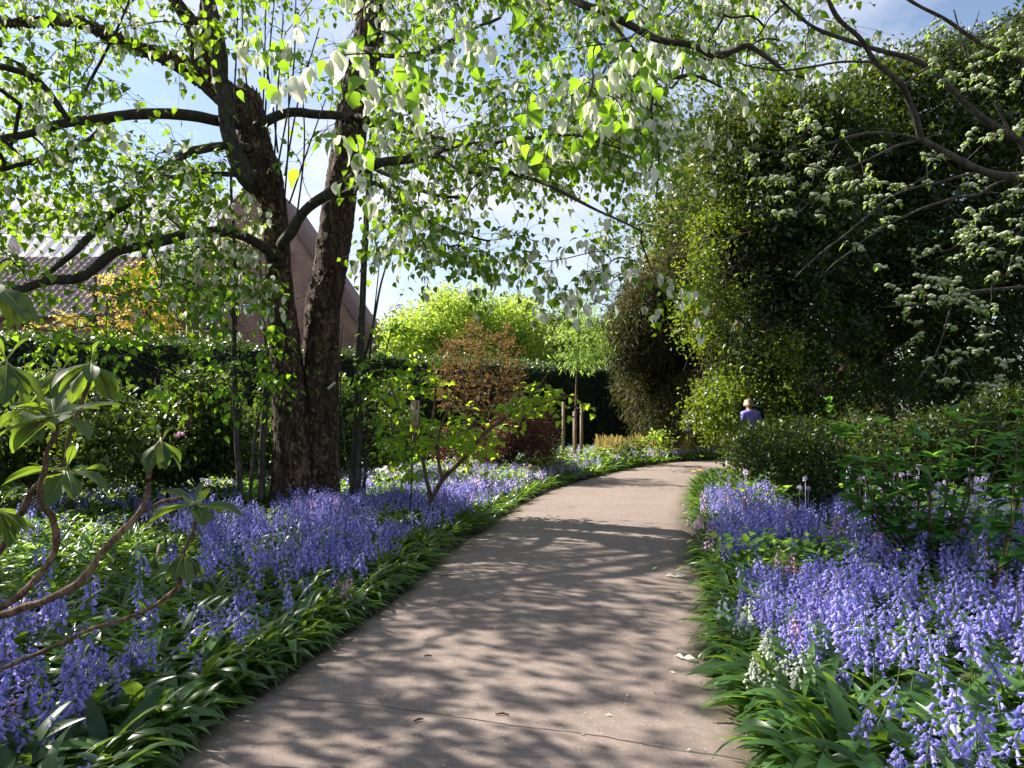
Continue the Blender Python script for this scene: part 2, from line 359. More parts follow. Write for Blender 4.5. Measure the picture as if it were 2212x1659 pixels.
pr = N(t, "ShaderNodeBsdfPrincipled"); pr.inputs['Roughness'].default_value = 0.95; t.links.new(rp.outputs[0], pr.inputs['Base Color']); t.links.new(bp.outputs[0], pr.inputs['Normal']); t.links.new(pr.outputs[0], o.inputs[0])
M['soil'] = m
tag(mb.build('ground', m), kind='structure')

# path surface
m, t, o = new_mat("worn reddish tarmac")
tc = N(t, "ShaderNodeTexCoord")
def noise(scale, det=6, rough=0.6):
    n = N(t, "ShaderNodeTexNoise"); n.inputs['Scale'].default_value = scale; n.inputs['Detail'].default_value = det; n.inputs['Roughness'].default_value = rough
    t.links.new(tc.outputs['Object'], n.inputs['Vector']); return n
nb = noise(0.9, 5); nm = noise(14, 6); nf = noise(160, 3, 0.8)
r1 = N(t, "ShaderNodeMixRGB"); r1.inputs[1].default_value = (0.158, 0.123, 0.106, 1); r1.inputs[2].default_value = (0.262, 0.210, 0.184, 1); t.links.new(nb.outputs['Fac'], r1.inputs[0])
r2 = N(t, "ShaderNodeMixRGB"); r2.blend_type = 'OVERLAY'; r2.inputs[0].default_value = 0.35; t.links.new(r1.outputs[0], r2.inputs[1]); t.links.new(nm.outputs['Fac'], r2.inputs[2])
r3 = N(t, "ShaderNodeMixRGB"); r3.blend_type = 'OVERLAY'; r3.inputs[0].default_value = 0.8; t.links.new(r2.outputs[0], r3.inputs[1]); t.links.new(nf.outputs['Fac'], r3.inputs[2])
vo = N(t, "ShaderNodeTexVoronoi"); vo.inputs['Scale'].default_value = 75; t.links.new(tc.outputs['Object'], vo.inputs['Vector'])
vc = N(t, "ShaderNodeSeparateColor"); t.links.new(vo.outputs['Color'], vc.inputs[0])
g1 = N(t, "ShaderNodeMath", operation='GREATER_THAN'); g1.inputs[1].default_value = 0.93; t.links.new(vc.outputs[0], g1.inputs[0])
g2 = N(t, "ShaderNodeMath", operation='LESS_THAN'); g2.inputs[1].default_value = 0.28; t.links.new(vo.outputs['Distance'], g2.inputs[0])
g3 = N(t, "ShaderNodeMath", operation='MULTIPLY'); t.links.new(g1.outputs[0], g3.inputs[0]); t.links.new(g2.outputs[0], g3.inputs[1])
g4 = N(t, "ShaderNodeMath", operation='MULTIPLY'); g4.inputs[1].default_value = 0.7; t.links.new(g3.outputs[0], g4.inputs[0])
r4 = N(t, "ShaderNodeMixRGB"); r4.inputs[2].default_value = (0.55, 0.5, 0.45, 1); t.links.new(g4.outputs[0], r4.inputs[0]); t.links.new(r3.outputs[0], r4.inputs[1])
at = N(t, "ShaderNodeAttribute"); at.attribute_name = 'v'
ns_ = noise(3.2, 8, 0.7); a1 = N(t, "ShaderNodeMath", operation='ADD'); t.links.new(at.outputs['Fac'], a1.inputs[0]); t.links.new(ns_.outputs['Fac'], a1.inputs[1])
a2 = N(t, "ShaderNodeMapRange"); a2.inputs['From Min'].default_value = 0.85; a2.inputs['From Max'].default_value = 1.35; a2.inputs['To Max'].default_value = 0.75; t.links.new(a1.outputs[0], a2.inputs[0])
r5 = N(t, "ShaderNodeMixRGB"); r5.inputs[2].default_value = (0.075, 0.062, 0.038, 1); t.links.new(a2.outputs[0], r5.inputs[0]); t.links.new(r4.outputs[0], r5.inputs[1])
n6 = noise(0.55, 4, 0.6); a6 = N(t, "ShaderNodeMapRange"); a6.inputs['From Min'].default_value = .52; a6.inputs['From Max'].default_value = .62; a6.inputs['To Max'].default_value = .22; t.links.new(n6.outputs['Fac'], a6.inputs[0])
r6 = N(t, "ShaderNodeMixRGB"); r6.inputs[2].default_value = (0.12, 0.09, 0.08, 1); t.links.new(a6.outputs[0], r6.inputs[0]); t.links.new(r5.outputs[0], r6.inputs[1]); r4 = r6
bp = N(t, "ShaderNodeBump"); bp.inputs['Strength'].default_value = 0.8; bp.inputs['Distance'].default_value = 0.005; t.links.new(nf.outputs['Fac'], bp.inputs['Height'])
pr = N(t, "ShaderNodeBsdfPrincipled"); pr.inputs['Roughness'].default_value = 0.8; pr.inputs['Specular IOR Level'].default_value = 0.3
t.links.new(r4.outputs[0], pr.inputs['Base Color']); t.links.new(bp.outputs[0], pr.inputs['Normal']); t.links.new(pr.outputs[0], o.inputs[0])
M['tar'] = m
K = 24; tt = np.linspace(0, 1, K)
jl = 0.025 * noise2(np.arange(NE) * 0.35, np.zeros(NE), 11); jr = 0.025 * noise2(np.arange(NE) * 0.35, np.zeros(NE), 12)
dirv = norm(REr - LEr); A = LEr - dirv * jl[:, None]; B = REr + dirv * jr[:, None]
PV = A[:, None, :] * (1 - tt[None, :, None]) + B[:, None, :] * tt[None, :, None]
PZ = 0.004 + 0.02 * (1 - (2 * tt - 1) ** 2)[None, :] + 0 * PV[:, :, 0]
PZ[:, 0] = PZ[:, -1] = -0.03
mb = MB(); idx = np.arange(NE * K).reshape(NE, K)
mb.add(np.concatenate([PV, PZ[..., None]], -1), np.stack([idx[:-1, :-1], idx[:-1, 1:], idx[1:, 1:], idx[1:, :-1]], -1).reshape(-1, 4), (np.abs(2 * tt - 1)[None] ** 4 + 0 * PZ).ravel())
path = tag(mb.build('path', m), kind='structure')
def path_z(x, y): return 0.024
# the joint that runs across the path in front of the camera, and a finer one beyond
M['joint'] = plainmat("open joint", (0.06, 0.045, 0.038), 0.9)
for (a, b, wd) in ((G(300, 1462), G(1640, 1650), 0.007), (G(870, 1282), G(1545, 1338), 0.005)):
    k = 90; q = np.linspace(0, 1, k)[:, None]; p2 = a[None] * (1 - q) + b[None] * q
    nrm = np.array([-(b - a)[1], (b - a)[0]]) / np.linalg.norm(b - a)
    p2 = p2 + nrm * (0.02 * vnoise(np.column_stack([q[:, 0] * 9, q[:, 0] * 0, q[:, 0] * 0]), 5) + 0.006 * vnoise(np.column_stack([q[:, 0] * 60, q[:, 0] * 0, q[:, 0] * 0]), 6))[:, None]
    ww = wd * (0.45 + 0.55 * np.abs(vnoise(np.column_stack([q[:, 0] * 40, q[:, 0] * 0, q[:, 0] * 0]), 8)))[:, None] / 2
    # drape on the cambered sheet
    def zat(p):
        dL = edge_dist(p[:, 0], p[:, 1], LE)[0]; dR = edge_dist(p[:, 0], p[:, 1], RE)[0]; tt_ = dL / (dL + dR)
        return 0.0065 + 0.02 * (1 - (2 * tt_ - 1) ** 2)
    keep = in_path(p2[:, 0], p2[:, 1]) & (edge_dist(p2[:, 0], p2[:, 1], LE)[0] > 0.08) & (edge_dist(p2[:, 0], p2[:, 1], RE)[0] > 0.08)
    p2 = p2[keep]; ww = ww[keep]; z = zat(p2)[:, None]
    L_ = np.hstack([p2 + nrm * ww, z]); R_ = np.hstack([p2 - nrm * ww, z]); k = len(p2)
    mb = MB(); i = np.arange(k - 1); mb.add(np.vstack([L_, R_]), np.stack([i, i + k, i + k + 1, i + 1], -1)); mb.build('path_joint', M['joint'], path)

# ------------------------------------------------------------------ house and glasshouse beyond the hedge
def box(mb, c0, c1, a=0.5):
    x0, y0, z0 = c0; x1, y1, z1 = c1
    V = [(x0, y0, z0), (x1, y0, z0), (x1, y1, z0), (x0, y1, z0), (x0, y0, z1), (x1, y0, z1), (x1, y1, z1), (x0, y1, z1)]
    mb.add(V, np.array([(0, 3, 2, 1), (4, 5, 6, 7), (0, 1, 5, 4), (1, 2, 6, 5), (2, 3, 7, 6), (3, 0, 4, 7)]), a)
def bar(mb, a, b, wd, a_=0.5):
    V, Fc = tubes(np.array([[a, b]], float), np.full((1, 2), wd), 4); mb.add(V, Fc, a_)
m, t, o = new_mat("old red brick")
tc = N(t, "ShaderNodeTexCoord"); mp = N(t, "ShaderNodeMapping"); mp.inputs['Rotation'].default_value = (pi / 2, 0, 0); t.links.new(tc.outputs['Object'], mp.inputs[0])
br = N(t, "ShaderNodeTexBrick"); br.inputs['Scale'].default_value = 1; br.inputs['Brick Width'].default_value = 0.23; br.inputs['Row Height'].default_value = 0.075; br.inputs['Mortar Size'].default_value = 0.008
br.inputs['Color1'].default_value = (0.27, 0.135, 0.095, 1); br.inputs['Color2'].default_value = (0.33, 0.18, 0.14, 1); br.inputs['Mortar'].default_value = (0.34, 0.27, 0.24, 1)
t.links.new(mp.outputs[0], br.inputs['Vector'])
n1 = N(t, "ShaderNodeTexNoise"); n1.inputs['Scale'].default_value = 1.2; n1.inputs['Detail'].default_value = 8; t.links.new(tc.outputs['Object'], n1.inputs['Vector'])
mm = N(t, "ShaderNodeMixRGB"); mm.blend_type = 'OVERLAY'; mm.inputs[0].default_value = 0.7; t.links.new(br.outputs[0], mm.inputs[1]); t.links.new(n1.outputs['Fac'], mm.inputs[2])
pr = N(t, "ShaderNodeBsdfPrincipled"); pr.inputs['Roughness'].default_value = 0.9; t.links.new(mm.outputs[0], pr.inputs['Base Color']); t.links.new(pr.outputs[0], o.inputs[0])
M['brick'] = m
M['tile'] = plainmat("clay pantile", (0.26, 0.20, 0.185), 0.8, 0.35, 3)
M['coping'] = plainmat("gable coping", (0.17, 0.10, 0.08), 0.85)
M['gutter'] = plainmat("pale gutter", (0.45, 0.46, 0.48), 0.4)
M['steel'] = plainmat("blue grey steel", (0.16, 0.25, 0.33), 0.45, 0.15)
house = empty('brick_house', label='red brick house with a steep gable seen through the two trunks behind the hedge', cat='house')
Dh = 36.0
def PX(u, v, D=Dh): q = P(u, v, D); return (float(q[0]), float(q[1]), float(q[2]))
pk = PX(552, 372); rt = PX(800, 742); lf = PX(300, 742)
wl = MB(); th = 0.35
prof = [(lf[0], 0), (rt[0], 0), (rt[0], rt[2]), (pk[0], pk[2]), (lf[0], lf[2])]
V = [(x, Dh, z) for x, z in prof] + [(x, Dh + 9, z) for x, z in prof]
wl.add(V, [np.array([(0, 1, 2, 3, 4)]), np.array([(9, 8, 7, 6, 5)]), np.array([(1, 6, 7, 2), (0, 4, 9, 5)])])
wl.build('wall', M['brick'], house, smooth=False)
rf = MB()
for (a, b) in ((rt, pk), (lf, pk)):
    ax, az = a[0], a[2]; bx_, bz = b[0], b[2]; dx = 0.25 if a is rt else -0.25; dz = -0.25 * (pk[2] - rt[2]) / abs(rt[0] - pk[0])
    e0 = (ax + dx, az + dz)
    V = []
    for yy in (Dh - 0.12, Dh + 9.1):
        V += [(e0[0], yy, e0[1]), (bx_, yy, bz + 0.02), (bx_, yy, bz + 0.10), (e0[0], yy, e0[1] + 0.09)]
    rf.add(V, np.array([(0, 1, 2, 3), (7, 6, 5, 4), (3, 2, 6, 7), (0, 4, 5, 1), (0, 3, 7, 4)]))
rf.build('roof', M['coping'], house, smooth=False)
M['vent'] = plainmat("dark air brick", (0.04, 0.045, 0.05), 0.8)
for (u, v) in ((668, 640), (690, 590), (663, 688), (445, 708), (417, 713), (428, 674), (712, 560)):
    c = PX(u, v); q = MB(); box(q, (c[0] - 0.16, Dh - 0.025, c[2] - 0.07), (c[0] + 0.16, Dh + 0.02, c[2] + 0.07)); q.build('air_brick', M['vent'], house, smooth=False)
# external steel stair, standing against the gable
st = empty('steel_staircase', label='blue grey steel stair climbing the brick gable behind the left trunk', cat='staircase')
ys_ = Dh - 1.6
def stair_line(u0, v0, u1, v1, y, r, nm):
    q = MB(); bar(q, PX(u0, v0, y), PX(u1, v1, y), r); return q.build(nm, M['steel'], st)
for y in (ys_, ys_ - 1.0):
    stair_line(395, 748, 508, 655, y, 0.09, 'stringer'); stair_line(395, 718, 508, 625, y, 0.03, 'handrail')
    stair_line(395, 733, 508, 640, y, 0.02, 'handrail'); stair_line(508, 625, 600, 630, y, 0.03, 'handrail'); stair_line(508, 640, 600, 644, y, 0.02, 'handrail')
    for u in (425, 455, 482): stair_line(u, 748 - (u - 395) * 0.82, u, 718 - (u - 395) * 0.82, y, 0.022, 'baluster')
    for u in (508, 530, 553, 576, 600): stair_line(u, 668, u, 626, y, 0.025, 'baluster')
q = MB(); a = PX(508, 664, ys_); b = PX(600, 670, ys_); box(q, (a[0], ys_ - 1.0, a[2] - 0.12), (b[0], ys_, a[2])); q.build('landing', M['steel'], st, smooth=False)
for i in range(9):
    f_ = (i + 0.5) / 9; a = PX(395 + 113 * f_, 748 - 93 * f_, ys_); q = MB(); box(q, (a[0] - 0.13, ys_ - 1.0, a[2] - 0.02), (a[0] + 0.13, ys_, a[2] + 0.02)); q.build('tread', M['steel'], st, smooth=False)
for (u, y) in ((508, ys_), (508, ys_ - 1), (600, ys_), (600, ys_ - 1)):
    a = PX(u, 664, y); q = MB(); bar(q, a, (a[0], a[1], 0), 0.06); q.build('post', M['steel'], st)

barn = empty('tiled_outbuilding', label='low building with a brown pantiled roof and pale gutter over the left hedge', cat='outbuilding')
e1 = np.array(PX(207, 680, 30)); r1_ = np.array(PX(348, 556, 34.2)); r1_[0] = e1[0]   # verge lies square to the eave
rz = r1_[2]; ez = e1[2]; x1 = e1[0]; x0 = x1 - 22
y0, y1 = 30.0, 34.2
r1x = x1 + 0.0
nu, nv = 22 * 20 + 1, 15
uu = np.linspace(x0, x1, nu); vv = np.linspace(0, 1, nv)
ph = (uu - x0) * 2 * pi / 0.30
V = []; 
X, T_ = np.meshgrid(uu, vv, indexing='ij')
zz = ez + (rz - ez) * T_ + 0.035 * np.sin(ph)[:, None]
tm = MB()
for j in range(nv - 1):       # each course overlaps the one below
    ta, tb = vv[j], vv[j + 1]
    za = ez + (rz - ez) * ta + 0.05 + 0.05 * np.sin(ph); zb = ez + (rz - ez) * tb + 0.05 * np.sin(ph) + 0.0
    a = np.column_stack([uu, np.full(nu, y0 + (y1 - y0) * ta), za]); b = np.column_stack([uu, np.full(nu, y0 + (y1 - y0) * tb), zb]); c = a.copy(); c[:, 2] -= 0.06
    i = np.arange(nu - 1); tm.add(np.vstack([c, a, b]), np.vstack([np.stack([i, i + 1, i + 1 + nu, i + nu], -1), np.stack([i + nu, i + 1 + nu, i + 1 + 2 * nu, i + 2 * nu], -1)]))
# rear slope
V = [(x0, y1, rz + 0.03), (x1, y1, rz + 0.03), (x1, 2 * y1 - y0, ez), (x0, 2 * y1 - y0, ez)]; tm.add(V, np.array([(0, 1, 2, 3)]))
tm.build('roof', M['tile'], barn, smooth=False)
q = MB(); V = [(x1 - 0.2, y0 + .25, 0), (x1 - 0.2, 2 * y1 - y0 - .25, 0), (x1 - 0.2, 2 * y1 - y0 - .25, ez), (x1 - 0.2, y1, rz - 0.12), (x1 - 0.2, y0 + .25, ez - .02)]
V2 = [(x0, v_[1], v_[2]) for v_ in V]
q.add(V + V2, [np.array([(0, 1, 2, 3, 4)]), np.array([(9, 8, 7, 6, 5)]), np.array([(0, 4, 9, 5), (1, 6, 7, 2)])]); q.build('wall', M['brick'], barn, smooth=False)
q = MB(); V, Fc = tubes(np.array([[(x0, y0 - .08, ez - .02), (x1 + .05, y0 - .08, ez - .02)]]), np.full((1, 2), 0.075), 10); q.add(V, Fc); q.build('gutter', M['gutter'], barn)
q = MB()
V = [(x1 - 0.03, y0 - .05, ez - .12), (x1 + 0.03, y0 - .05, ez - .12), (x1 + 0.03, y0 - .05, ez + .1), (x1 - 0.03, y0 - .05, ez + .1), (x1 - 0.03, y1, rz - .12), (x1 + 0.03, y1, rz - .12), (x1 + 0.03, y1, rz + .1), (x1 - 0.03, y1, rz + .1)]
q.add(V, np.array([(0, 1, 2, 3), (3, 2, 6, 7), (0, 4, 5, 1), (1, 5, 6, 2), (0, 3, 7, 4), (4, 7, 6, 5)])); q.build('bargeboard', M['coping'], barn, smooth=False)

# glasshouse whose pale roof shows above the pantiles
gh = empty('glasshouse', label='pale glazed roof of a glasshouse above the pantiled roof', cat='glasshouse')
m, t, o = new_mat("whitened glass"); pr = N(t, "ShaderNodeBsdfPrincipled"); pr.inputs['Base Color'].default_value = (0.66, 0.66, 0.74, 1); pr.inputs['Roughness'].default_value = 0.25
trn = N(t, "ShaderNodeBsdfTranslucent"); trn.inputs[0].default_value = (0.8, 0.8, 0.88, 1); ms = N(t, "ShaderNodeMixShader"); ms.inputs[0].default_value = 0.5
t.links.new(pr.outputs[0], ms.inputs[1]); t.links.new(trn.outputs[0], ms.inputs[2]); t.links.new(ms.outputs[0], o.inputs[0]); M['glass'] = m
M['whitebar'] = plainmat("white glazing bar", (0.8, 0.8, 0.8), 0.5, 0.05)
gx0, gx1 = -34.0, PX(505, 500, 46)[0]; gze, gzr = PX(300, 560, 46)[2], PX(300, 425, 52)[2]
q = MB(); q.add([(gx0, 46, gze), (gx1, 46, gze), (gx1, 52, gzr), (gx0, 52, gzr), (gx1, 58, gze), (gx0, 58, gze)], np.array([(0, 1, 2, 3), (3, 2, 4, 5)])); q.build('roof', M['glass'], gh, smooth=False)
q = MB(); q.add([(gx0, 46, 0), (gx1, 46, 0), (gx1, 58, 0), (gx0, 58, 0), (gx0, 46, gze), (gx1, 46, gze), (gx1, 58, gze), (gx0, 58, gze), (gx1, 52, gzr), (gx0, 52, gzr)],
    [np.array([(0, 1, 5, 4), (2, 3, 7, 6)]), np.array([(1, 2, 6, 8, 5), (3, 0, 4, 9, 7)])]); q.build('wall', M['glass'], gh, smooth=False)
q = MB()
for i in range(24):
    x = gx0 + (gx1 - gx0) * i / 23; bar(q, (x, 45.97, gze + .05), (x, 51.97, gzr + .05), 0.05)
for f_ in (0.0, 0.33, 0.66, 1.0): bar(q, (gx0, 46 + 6 * f_, gze + (gzr - gze) * f_ + .08), (gx1, 46 + 6 * f_, gze + (gzr - gze) * f_ + .08), 0.045)
q.build('glazing_bars', M['whitebar'], gh)
# chimney pot far left
ch = empty('flue_stack', label='short grey flue standing on a far roof at the left edge', cat='chimney')
a = PX(30, 545, 40); q = MB(); V, Fc = tubes(np.array([[(a[0], 40, 0), (a[0], 40, a[2])]]), np.full((1, 2), 0.22), 12); q.add(V, Fc); q.build('pipe', M['gutter'], ch)
a2 = PX(30, 508, 40); q = MB(); V, Fc = tubes(np.array([[(a[0], 40, a[2]), (a[0], 40, a2[2]), ]]), np.array([[0.28, 0.28]]), 12); q.add(V, Fc); q.build('cowl', M['gutter'], ch)
# rustic fence behind the hedge
fe = empty('rustic_fence', label='weathered wooden fence of short posts showing over the hedge below the gable', cat='fence')
for u, v in ((405, 702), (418, 712), (434, 700), (470, 704), (475, 700), (391, 710)):
    a = PX(u, v, 27); q = MB(); bar(q, (a[0], 27, 0), a, 0.05); q.build('post', M['wood'], fe)
for v in (716, 722): q = MB(); bar(q, PX(385, v, 27.1), PX(480, v + 1, 27.1), 0.035); q.build('rail', M['wood'], fe)

# ------------------------------------------------------------------ generic foliage makers
CUT = None
def proj(p):
    p = np.asarray(p, float); y = p[..., 1]; z = p[..., 2] - EYE
    yc = y * cos(PITCH) + z * sin(PITCH); zc = -y * sin(PITCH) + z * cos(PITCH)
    return CX + F * p[..., 0] / yc, CY - F * zc / yc
def blob_points(centers, radii, n, shell=0.55, rng=R, squash=1.0):
    """n points spread over lumps (surface-weighted); returns pos, outward dir"""
    centers = np.asarray(centers, float); radii = np.asarray(radii, float)
    wgt = radii ** 2; i = rng.choice(len(centers), n, p=wgt / wgt.sum())
    d = rndn(n, rng); r = radii[i] * (shell + (1 - shell) * rng.random(n) ** 0.5) * (1 + 0.18 * vnoise(d * 2.3 + centers[i] * 1.7, 21))
    p = centers[i] + d * r[:, None] * np.array([1, 1, squash]); return p, d
def leafcloud(mb, pos, out, size, tmpl=FOLD, droop=0.0, clump=3, spread=0.1, var=0.3, rng=R, upb=0.5, wid=1.0):
    """clump leaves round each point"""
    n = len(pos) * clump; p = np.repeat(pos, clump, 0) + rng.normal(size=(n, 3)) * spread
    o = np.repeat(out, clump, 0)
    if CUT is not None:
        u_, v_ = proj(p); kp = np.ones(len(p), bool)
        for g_ in CUT: kp &= ((u_ - g_[0]) / g_[2]) ** 2 + ((v_ - g_[1]) / g_[3]) ** 2 > 1
        p, o = p[kp], o[kp]; n = len(p)
    fwd = norm(o * 0.6 + rndn(n, rng) * 0.9 + np.array([0, 0, -droop])); up = norm(rndn(n, rng) * 0.7 + o * 0.4 + np.array([0, 0, upb]))
    v = np.clip(0.5 + 0.30 * vnoise(p * 1.3, 31) + rng.normal(size=n) * 0.22, 0, 1)
    scatter(mb, tmpl, p, fwd, up, size * (1 + var * rng.normal(size=n)).clip(0.5, 1.6), v, wid)
def trunkline(name, pts, r0, r1, mat, parent, sides=8, wob=0.05):
    s = smooth_line(np.asarray(pts, float), step=0.3); k = len(s); r = np.linspace(r0, r1, k)
    s = s + wob * np.stack([vnoise(s * 1.1, 41), vnoise(s * 1.1, 42), 0 * s[:, 0]], -1)
    q = MB(); V, Fc = tubes(s, r[None], sides); q.add(V, Fc); return q.build(name, mat, parent)
def branch_fan(parent, root, tips, r0, mat, name='twig_sprays', sag=0.2, rng=R, sides=5, k=7, wig=0.06):
    """one mesh of limbs from root(s) to tips"""
    tips = np.asarray(tips, float); n = len(tips); roots = np.broadcast_to(np.asarray(root, float), (n, 3)) if np.ndim(root) == 1 else root
    tt = np.linspace(0, 1, k)[None, :, None]; mid = roots * 0.55 + tips * 0.45; mid[:, 2] = roots[:, 2] * 0.25 + tips[:, 2] * 0.75 + sag * rng.random(n)
    Pn = roots[:, None] * (1 - tt) ** 2 + 2 * mid[:, None] * tt * (1 - tt) + tips[:, None] * tt ** 2
    Pn = Pn + wig * np.stack([vnoise(Pn * 2.2 + 5, 51), vnoise(Pn * 2.2 + 9, 52), vnoise(Pn * 2.2, 53)], -1) * np.sin(pi * np.linspace(0, 1, k))[None, :, None]
    Rn = r0 * (1 - 0.85 * np.linspace(0, 1, k))[None] * (0.6 + 0.6 * rng.random(n))[:, None]
    q = MB(); V, Fc = tubes(Pn, Rn, sides, cap=False); q.add(V, Fc); return q.build(name, mat, parent)

# ------------------------------------------------------------------ clipped hedge
HX = np.array([(-24, 11.5), (-9.2, 15.0), (-4.2, 19.6), (-0.2, 24.6), (4.0, 28.2), (6.4, 29.6)])
hs = resamp(smooth_line(HX, m=80), 120); tg = norm(np.gradient(hs, axis=0)); nr = np.column_stack([tg[:, 1], -tg[:, 0]])   # towards the camera side
HZ = 3.0; HW = 1.3
hedge = empty('clipped_hedge', label='long dark clipped hedge running behind the beds and the twin trunks', cat='hedge')
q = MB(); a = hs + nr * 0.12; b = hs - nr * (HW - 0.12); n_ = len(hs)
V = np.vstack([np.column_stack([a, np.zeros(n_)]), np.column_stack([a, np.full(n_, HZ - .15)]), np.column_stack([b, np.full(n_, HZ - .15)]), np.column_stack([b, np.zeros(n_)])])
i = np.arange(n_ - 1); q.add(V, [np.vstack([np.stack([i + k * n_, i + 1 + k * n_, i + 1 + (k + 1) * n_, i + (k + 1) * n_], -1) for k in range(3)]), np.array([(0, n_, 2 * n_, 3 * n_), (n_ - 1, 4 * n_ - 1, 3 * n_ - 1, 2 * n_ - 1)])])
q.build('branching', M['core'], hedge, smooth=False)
q = MB(); n = 26000; ii = R.random(n) ** 0.8; ii = 1 - ii; ii = R.random(n); fi = ii * (n_ - 1.001); k0 = fi.astype(int); fr = (fi - k0)[:, None]
c = hs[k0] * (1 - fr) + hs[k0 + 1] * fr; nn_ = nr[k0]
top = R.random(n) < 0.28
off = np.where(top, -R.random(n) * HW + 0.2, 0.2 + 0.05 * R.normal(size=n)); z = np.where(top, HZ - .1 + 0.05 * R.normal(size=n), R.random(n) * HZ)
bulge = 0.12 * vnoise(np.column_stack([c * 0.9, z * 0.9]), 61) + 0.08 * vnoise(np.column_stack([c * 0.3, z * 0]), 63)
pos = np.column_stack([c + nn_ * (off + np.where(top, 0, bulge))[:, None], z + np.where(top, bulge, 0)])
outd = np.where(top[:, None], np.array([[0, 0, 1.]]), np.column_stack([nn_, np.full(n, 0.2)]))
leafcloud(q, pos, outd, 0.085, FOLD, 0.1, 3, 0.06, 0.3)
q.build('foliage', M['hedge'], hedge)
# ------------------------------------------------------------------ the big white-bracted tree
def bark_tube(rows, sides=48, step=0.05, amp=0.06, seed=0, flare=0.0):
    p, r = limb_px(rows, step); k = len(p); r = r * .88
    T = norm(np.gradient(p, axis=0)); ref = np.array([0.03, 1.0, 0.02]); A = norm(np.cross(T, ref)); B = np.cross(T, A)
    th = np.arange(sides) * 2 * pi / sides
    D = A[:, None] * np.cos(th)[None, :, None] + B[:, None] * np.sin(th)[None, :, None]
    base = p[:, None] + D * r[:, None, None]
    q = base * np.array([1, 1, 0.16]) + seed
    d = 0.5 * vnoise(q * 4.5, 71) + 0.34 * (0.5 - np.abs(vnoise(q * np.array([11, 11, 12]), 72))) + 0.22 * vnoise(base * np.array([16, 16, 8]), 73) + 0.10 * vnoise(base * 34, 74)
    # fluted stem: a few broad vertical ribs
    fl = 0.5 * np.sin(3 * th[None] + base[:, :, 2] * 0.5 + seed) + 0.3 * np.sin(5 * th[None] + 1.3 + base[:, :, 2] * 0.3)
    rr = r[:, None] * (1 + 0.06 * fl) + amp * np.minimum(1, r[:, None] / 0.25) * d
    if flare: rr = rr * (1 + flare * np.exp(-np.maximum(base[:, :, 2], 0) / 0.35) * (1 + 0.5 * np.sin(4 * th[None] + seed)))
    V = p[:, None] + D * rr[..., None]
    i = (np.arange(k - 1) * sides)[:, None]; j = np.arange(sides)[None]; j2 = (j + 1) % sides
    Fq = np.stack([i + j, i + j2, i + sides + j2, i + sides + j], -1).reshape(-1, 4)
    bark_tube.last = V; return V.reshape(-1, 3), [Fq, ((k - 1) * sides + np.arange(sides))[None]]
PLATE = (np.array([(-.28, 0, 0), (.22, .02, 0), (.34, .45, .05), (.2, 1, .16), (-.16, .93, .13), (-.32, .5, .04)], float), [np.array([(0, 1, 2, 5), (5, 2, 3, 4)])])
def flakes(par, V, n, zmax, size):
    """curling bark plates standing proud of the stem"""
    k, s_, _ = V.shape; i = R.integers(1, k - 2, n); j = R.integers(0, s_, n); p = V[i, j] * .5 + V[i + 1, (j + 1) % s_] * .5; nn = norm(np.cross(V[i, (j + 1) % s_] - V[i, (j - 1) % s_], V[i + 1, j] - V[i - 1, j])); ctr = V[i].mean(1); nn = nn * np.sign(((p - ctr) * nn).sum(1))[:, None]
    ok = vnoise(p * np.array([7, 7, 2.5]), 77) > -.25; p, nn = p[ok], nn[ok]; m_ = len(p); dwn = np.where(R.random((m_, 1)) < .6, -1.0, 1.0) * np.array([[0, 0, 1.]]) + R.normal(size=(m_, 3)) * .16
    q = MB(); scatter(q, PLATE, p - nn * .004, norm(dwn - nn * (dwn * nn).sum(1, keepdims=True)), nn * 1.0, size * R.uniform(.5, 1.5, m_), np.clip(.42 + .3 * R.normal(size=m_) + .25 * vnoise(p * 3, 78), 0, 1), R.uniform(.5, 1.0, m_)); return q.build('bark_plates', M['flake'], par)
dt = empty('handkerchief_tree', label='big twin trunked tree hung with white bracts beside the left edge of the path', cat='tree')
q = MB()
V, Fc = bark_tube([(638, 1140, 11.4, 56), (632, 1020, 11.4, 48), (626, 850, 11.4, 41), (614, 720, 11.4, 36), (604, 610, 11.4, 30), (598, 520, 11.4, 30), (586, 440, 11.4, 36), (568, 380, 11.4, 44), (552, 325, 11.4, 38), (540, 262, 11.4, 38), (532, 224, 11.4, 35), (524, 205, 11.4, 28), (516, 195, 11.4, 17), (510, 190, 11.4, 5)], seed=1, flare=0.18); q.add(V, Fc)
fl0 = bark_tube.last; flakes(q.build('trunk', M['bark'], dt), fl0, 5200, 9, .075)
q = MB()
V, Fc = bark_tube([(686, 1145, 11.6, 54), (688, 1020, 11.6, 45), (692, 850, 11.65, 41), (697, 690, 11.7, 41), (713, 590, 11.75, 40), (728, 484, 11.8, 40), (741, 379, 11.8, 38), (766, 233, 11.8, 39), (794, 100, 11.8, 35), (806, 0, 11.8, 35), (815, -120, 11.8, 30), (812, -260, 11.8, 24), (800, -420, 11.8, 16), (805, -620, 11.8, 6)], seed=5, flare=0.15); q.add(V, Fc)
fl0 = bark_tube.last; flakes(q.build('trunk', M['bark'], dt), fl0, 8000, 9, .07)
